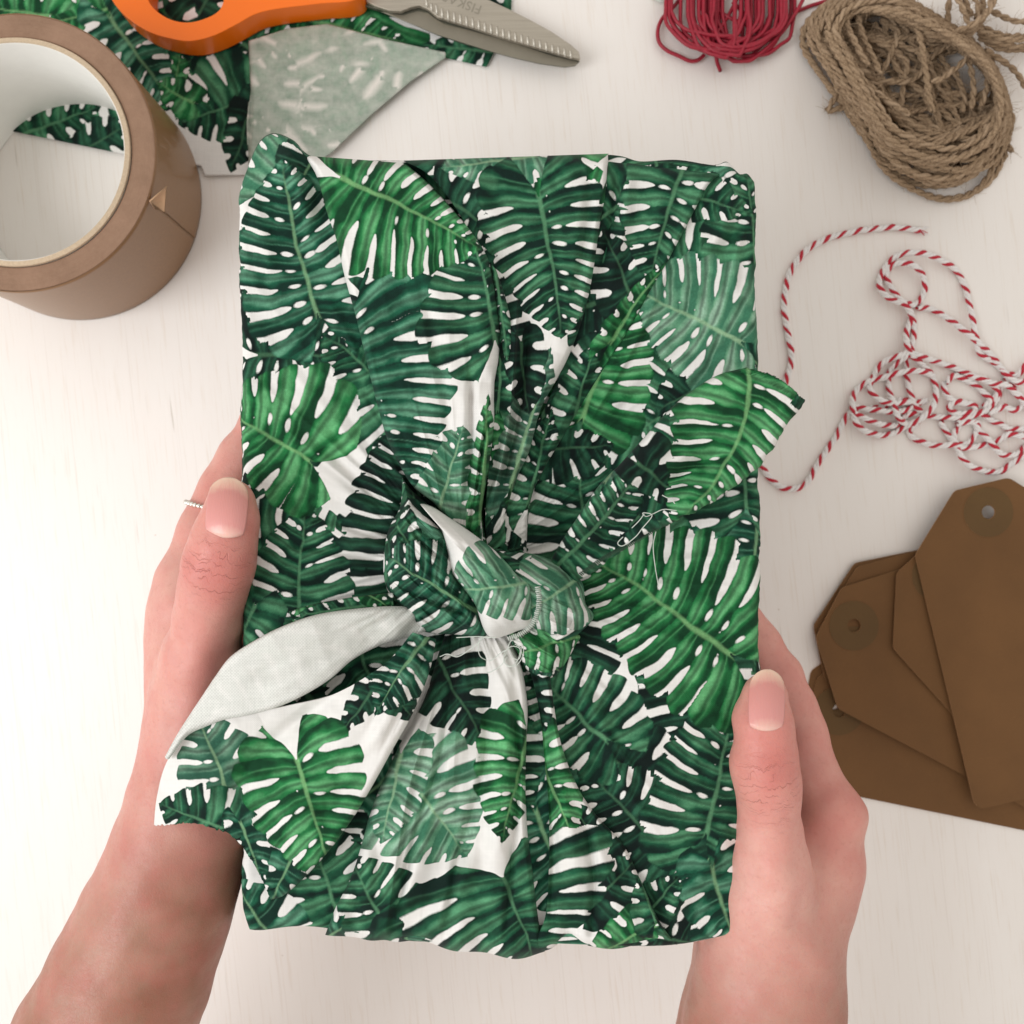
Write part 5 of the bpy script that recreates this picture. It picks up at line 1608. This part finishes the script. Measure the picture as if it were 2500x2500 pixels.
LTH = [(561, 1228, 124, 6.6), (559, 1268, 125, 7.7), (545, 1330, 124, 8.6), (530, 1392, 121.5, 9.5), (518, 1450, 118.5, 8.9), (506, 1520, 114, 9.2), (492, 1600, 109, 10.8), (476, 1700, 104, 12.5), (470, 1850, 100, 14)]
left_prims = [
    ([(-150, 3420, 98, 34), (40, 3020, 98, 30), (195, 2680, 98, 26.5), (258, 2520, 98, 24.5), (332, 2350, 98, 22), (398, 2190, 98, 20), (450, 2030, 98, 18.3), (482, 1900, 98, 16.8)], 8, 0),
    ([(482, 1900, 98, 16.5), (479, 1800, 96, 14), (468, 1632, 94, 12.5), (463, 1500, 91, 11.4), (470, 1420, 88, 10.8)], 8, 0),
    ([(500, 1880, 92, 14), (540, 1700, 86, 13), (550, 1560, 80, 11.5)], 9, 0), ([(510, 1880, 88, 13), (570, 1740, 78, 12), (570, 1640, 74, 10.5)], 9, 0),
    ([(510, 1880, 86, 13), (580, 1780, 74, 11), (580, 1700, 71, 9.5)], 9, 0),
    (LTH, 3.0, 0), ([(502, 1525, 120.4, 3.0), (488, 1610, 117.0, 3.2), (472, 1720, 114.0, 3.0), (458, 1860, 112.4, 2.6)], 4, 0),
    ([(470, 1420, 88, 10.8), (502, 1310, 84, 9.3), (546, 1206, 80.5, 8.5), (600, 1115, 79, 8.2), (650, 1035, 79, 7.6), (740, 900, 79, 6.4)], 2.5, 0),
    ([(550, 1560, 79, 11), (650, 1320, 76, 8.6), (800, 1160, 78, 7.6), (900, 1085, 79, 6.6)], 2.0, 0),
    ([(570, 1640, 74, 10.4), (690, 1460, 74, 8.2), (860, 1350, 78.5, 7.1), (935, 1300, 79, 6.3)], 2.0, 0),
    ([(580, 1700, 71, 9.5), (700, 1585, 73.5, 7.2), (820, 1515, 78, 6.2), (880, 1480, 79, 5.6)], 2.0, 0)]
lh, lf = make_hand("hand and bare forearm at the gift's left side, wearing a thin ring", left_prims, LTH,
                   [(552, 1250, 130, 9, RED, .35), (528, 1395, 128, 12, RED, .75), (470, 1440, 98, 14, PALE, .6), (500, 1660, 118, 14, RED, .45), (470, 1560, 104, 16, PALE, .5), (546, 1206, 88, 9, RED, .3), (600, 1100, 85, 10, PALE, .3),
                    (450, 1760, 110, 22, PINK, .4), (380, 2250, 115, 40, SHADE_BROWN, .25)],
                   (0.35, -0.94, 0), ((548, 1312), (562, 1166), 50, 8.6, 0.55), (-215, -310, 58), (-38, 58, 142), (17.0, 7.0, -1.0), 60)

RTH = [(1867, 1698, 126, 6.3), (1861, 1765, 126, 8.0), (1868, 1860, 125.2, 9.1), (1873, 1905, 124, 9.0), (1877, 1960, 122, 8.3), (1881, 2030, 119, 8.8), (1880, 2100, 116, 10.6), (1874, 2170, 112, 13), (1866, 2270, 107, 15.5)]
right_prims = [
    ([(1740, 3420, 98, 30), (1800, 3000, 99, 26), (1842, 2680, 100, 22.5), (1860, 2520, 100, 21.2), (1878, 2400, 101, 20.4), (1888, 2260, 102, 19.6)], 8, 0),
    ([(1700, 3420, 86, 28), (1760, 3000, 82, 24), (1800, 2680, 80, 21), (1822, 2520, 81, 20), (1852, 2340, 84, 18), (1880, 2220, 88, 16)], 8, 0),
    ([(1888, 2260, 102, 19), (1960, 2180, 99, 13.5), (1992, 2100, 97, 12), (2020, 1992, 95, 10.9)], 8, 0),
    ([(1890, 2260, 92, 15), (1960, 2120, 86, 12.5), (1975, 2030, 80, 11)], 9, 0), ([(1890, 2260, 88, 14), (1940, 2160, 78, 12), (1945, 2095, 73, 10.5)], 9, 0), ([(1885, 2260, 84, 13), (1915, 2200, 74, 11), (1912, 2150, 70, 9.5)], 9, 0),
    (RTH, 2.6, 0), ([(1890, 2040, 125.2, 3.0), (1895, 2120, 123.8, 3.2), (1898, 2200, 122.6, 3.2), (1893, 2310, 119.5, 3)], 4, 0),
    ([(2020, 1992, 95, 10.9), (1984, 1914, 90, 9.5), (1950, 1800, 85, 8.9), (1928, 1735, 82, 8.7), (1895, 1660, 80, 8.4), (1840, 1570, 79, 8.0), (1798, 1515, 79, 7.6), (1730, 1400, 79, 6.6)], 2.5, 0),
    ([(1975, 2030, 80, 11), (1850, 1850, 76, 8.6), (1700, 1680, 79, 7.6), (1620, 1590, 79, 6.6)], 2.0, 0),
    ([(1945, 2095, 73, 10.4), (1800, 1950, 74, 8.1), (1650, 1830, 79, 7.0), (1590, 1770, 79, 6.2)], 2.0, 0),
    ([(1912, 2150, 70, 9.5), (1780, 2060, 73.5, 7.2), (1660, 1980, 78, 6.1), (1610, 1945, 79, 5.5)], 2.0, 0)]
rh, rf = make_hand("hand and bare wrist at the gift's right side, thumb resting on its edge", right_prims, RTH,
                   [(1862, 1800, 132, 9, RED, .45), (1872, 1885, 132, 12, RED, .75), (2020, 1990, 104, 13, RED, .5), (1850, 2140, 124, 15, PALE, .7), (1900, 2080, 126, 9, RED, .4), (1830, 2330, 120, 26, PALE, .5), (1930, 1720, 90, 12, RED, .25), (1970, 2330, 115, 20, SHADE_BROWN, .25)],
                   (0.0, -1.0, 0), ((1870, 1784), (1873, 1634), 44, 8.2, 0.55), (15, -310, 50), (116, 10, 142), (24.0, 7.5, 0.5), 128)

# ------------------------------------------------------------------ ring on the left hand
fa = W(502, 1310, .084); fb = W(546, 1206, .0805)
fdir = (fb - fa) / np.linalg.norm(fb - fa)
rc = fa + (fb - fa) * 0.62
rdir = np.array([0.25, 0.95, -0.05]); rdir /= np.linalg.norm(rdir)
M_SILVER = mat_simple("silver", (0.88, 0.86, 0.80), 0.22, metal=1.0, noise=0.05)
ringE = empty("finger_ring", tuple(rc), label="thin beaded silver ring on the finger behind the left thumb", category="ring")
e1 = np.cross(rdir, [0, 0, 1.0]); e1 /= np.linalg.norm(e1); e2 = np.cross(rdir, e1)
th = np.linspace(0, 2 * np.pi, 72, endpoint=False)
RR = 0.00945
circ = rc + RR * (np.cos(th)[:, None] * e1 + np.sin(th)[:, None] * e2)
V, F = tube(circ, 0.00062, 8, closed=True)
put("band", raw_mesh("band", V, F), M_SILVER, ringE)
bmx = bmesh.new(); bmesh.ops.create_icosphere(bmx, subdivisions=2, radius=0.00085)
bead = bpy.data.meshes.new("bead"); bmx.to_mesh(bead); bmx.free(); bead.materials.append(M_SILVER)
bead.polygons.foreach_set("use_smooth", np.ones(len(bead.polygons), bool))
for k in range(40):
    a = 2 * math.pi * k / 40
    o = bpy.data.objects.new("bead", bead); COL.objects.link(o); o.parent = ringE
    o.location = tuple((RR + .00025) * (math.cos(a) * e1 + math.sin(a) * e2)); o.scale = (1, 1, 1)
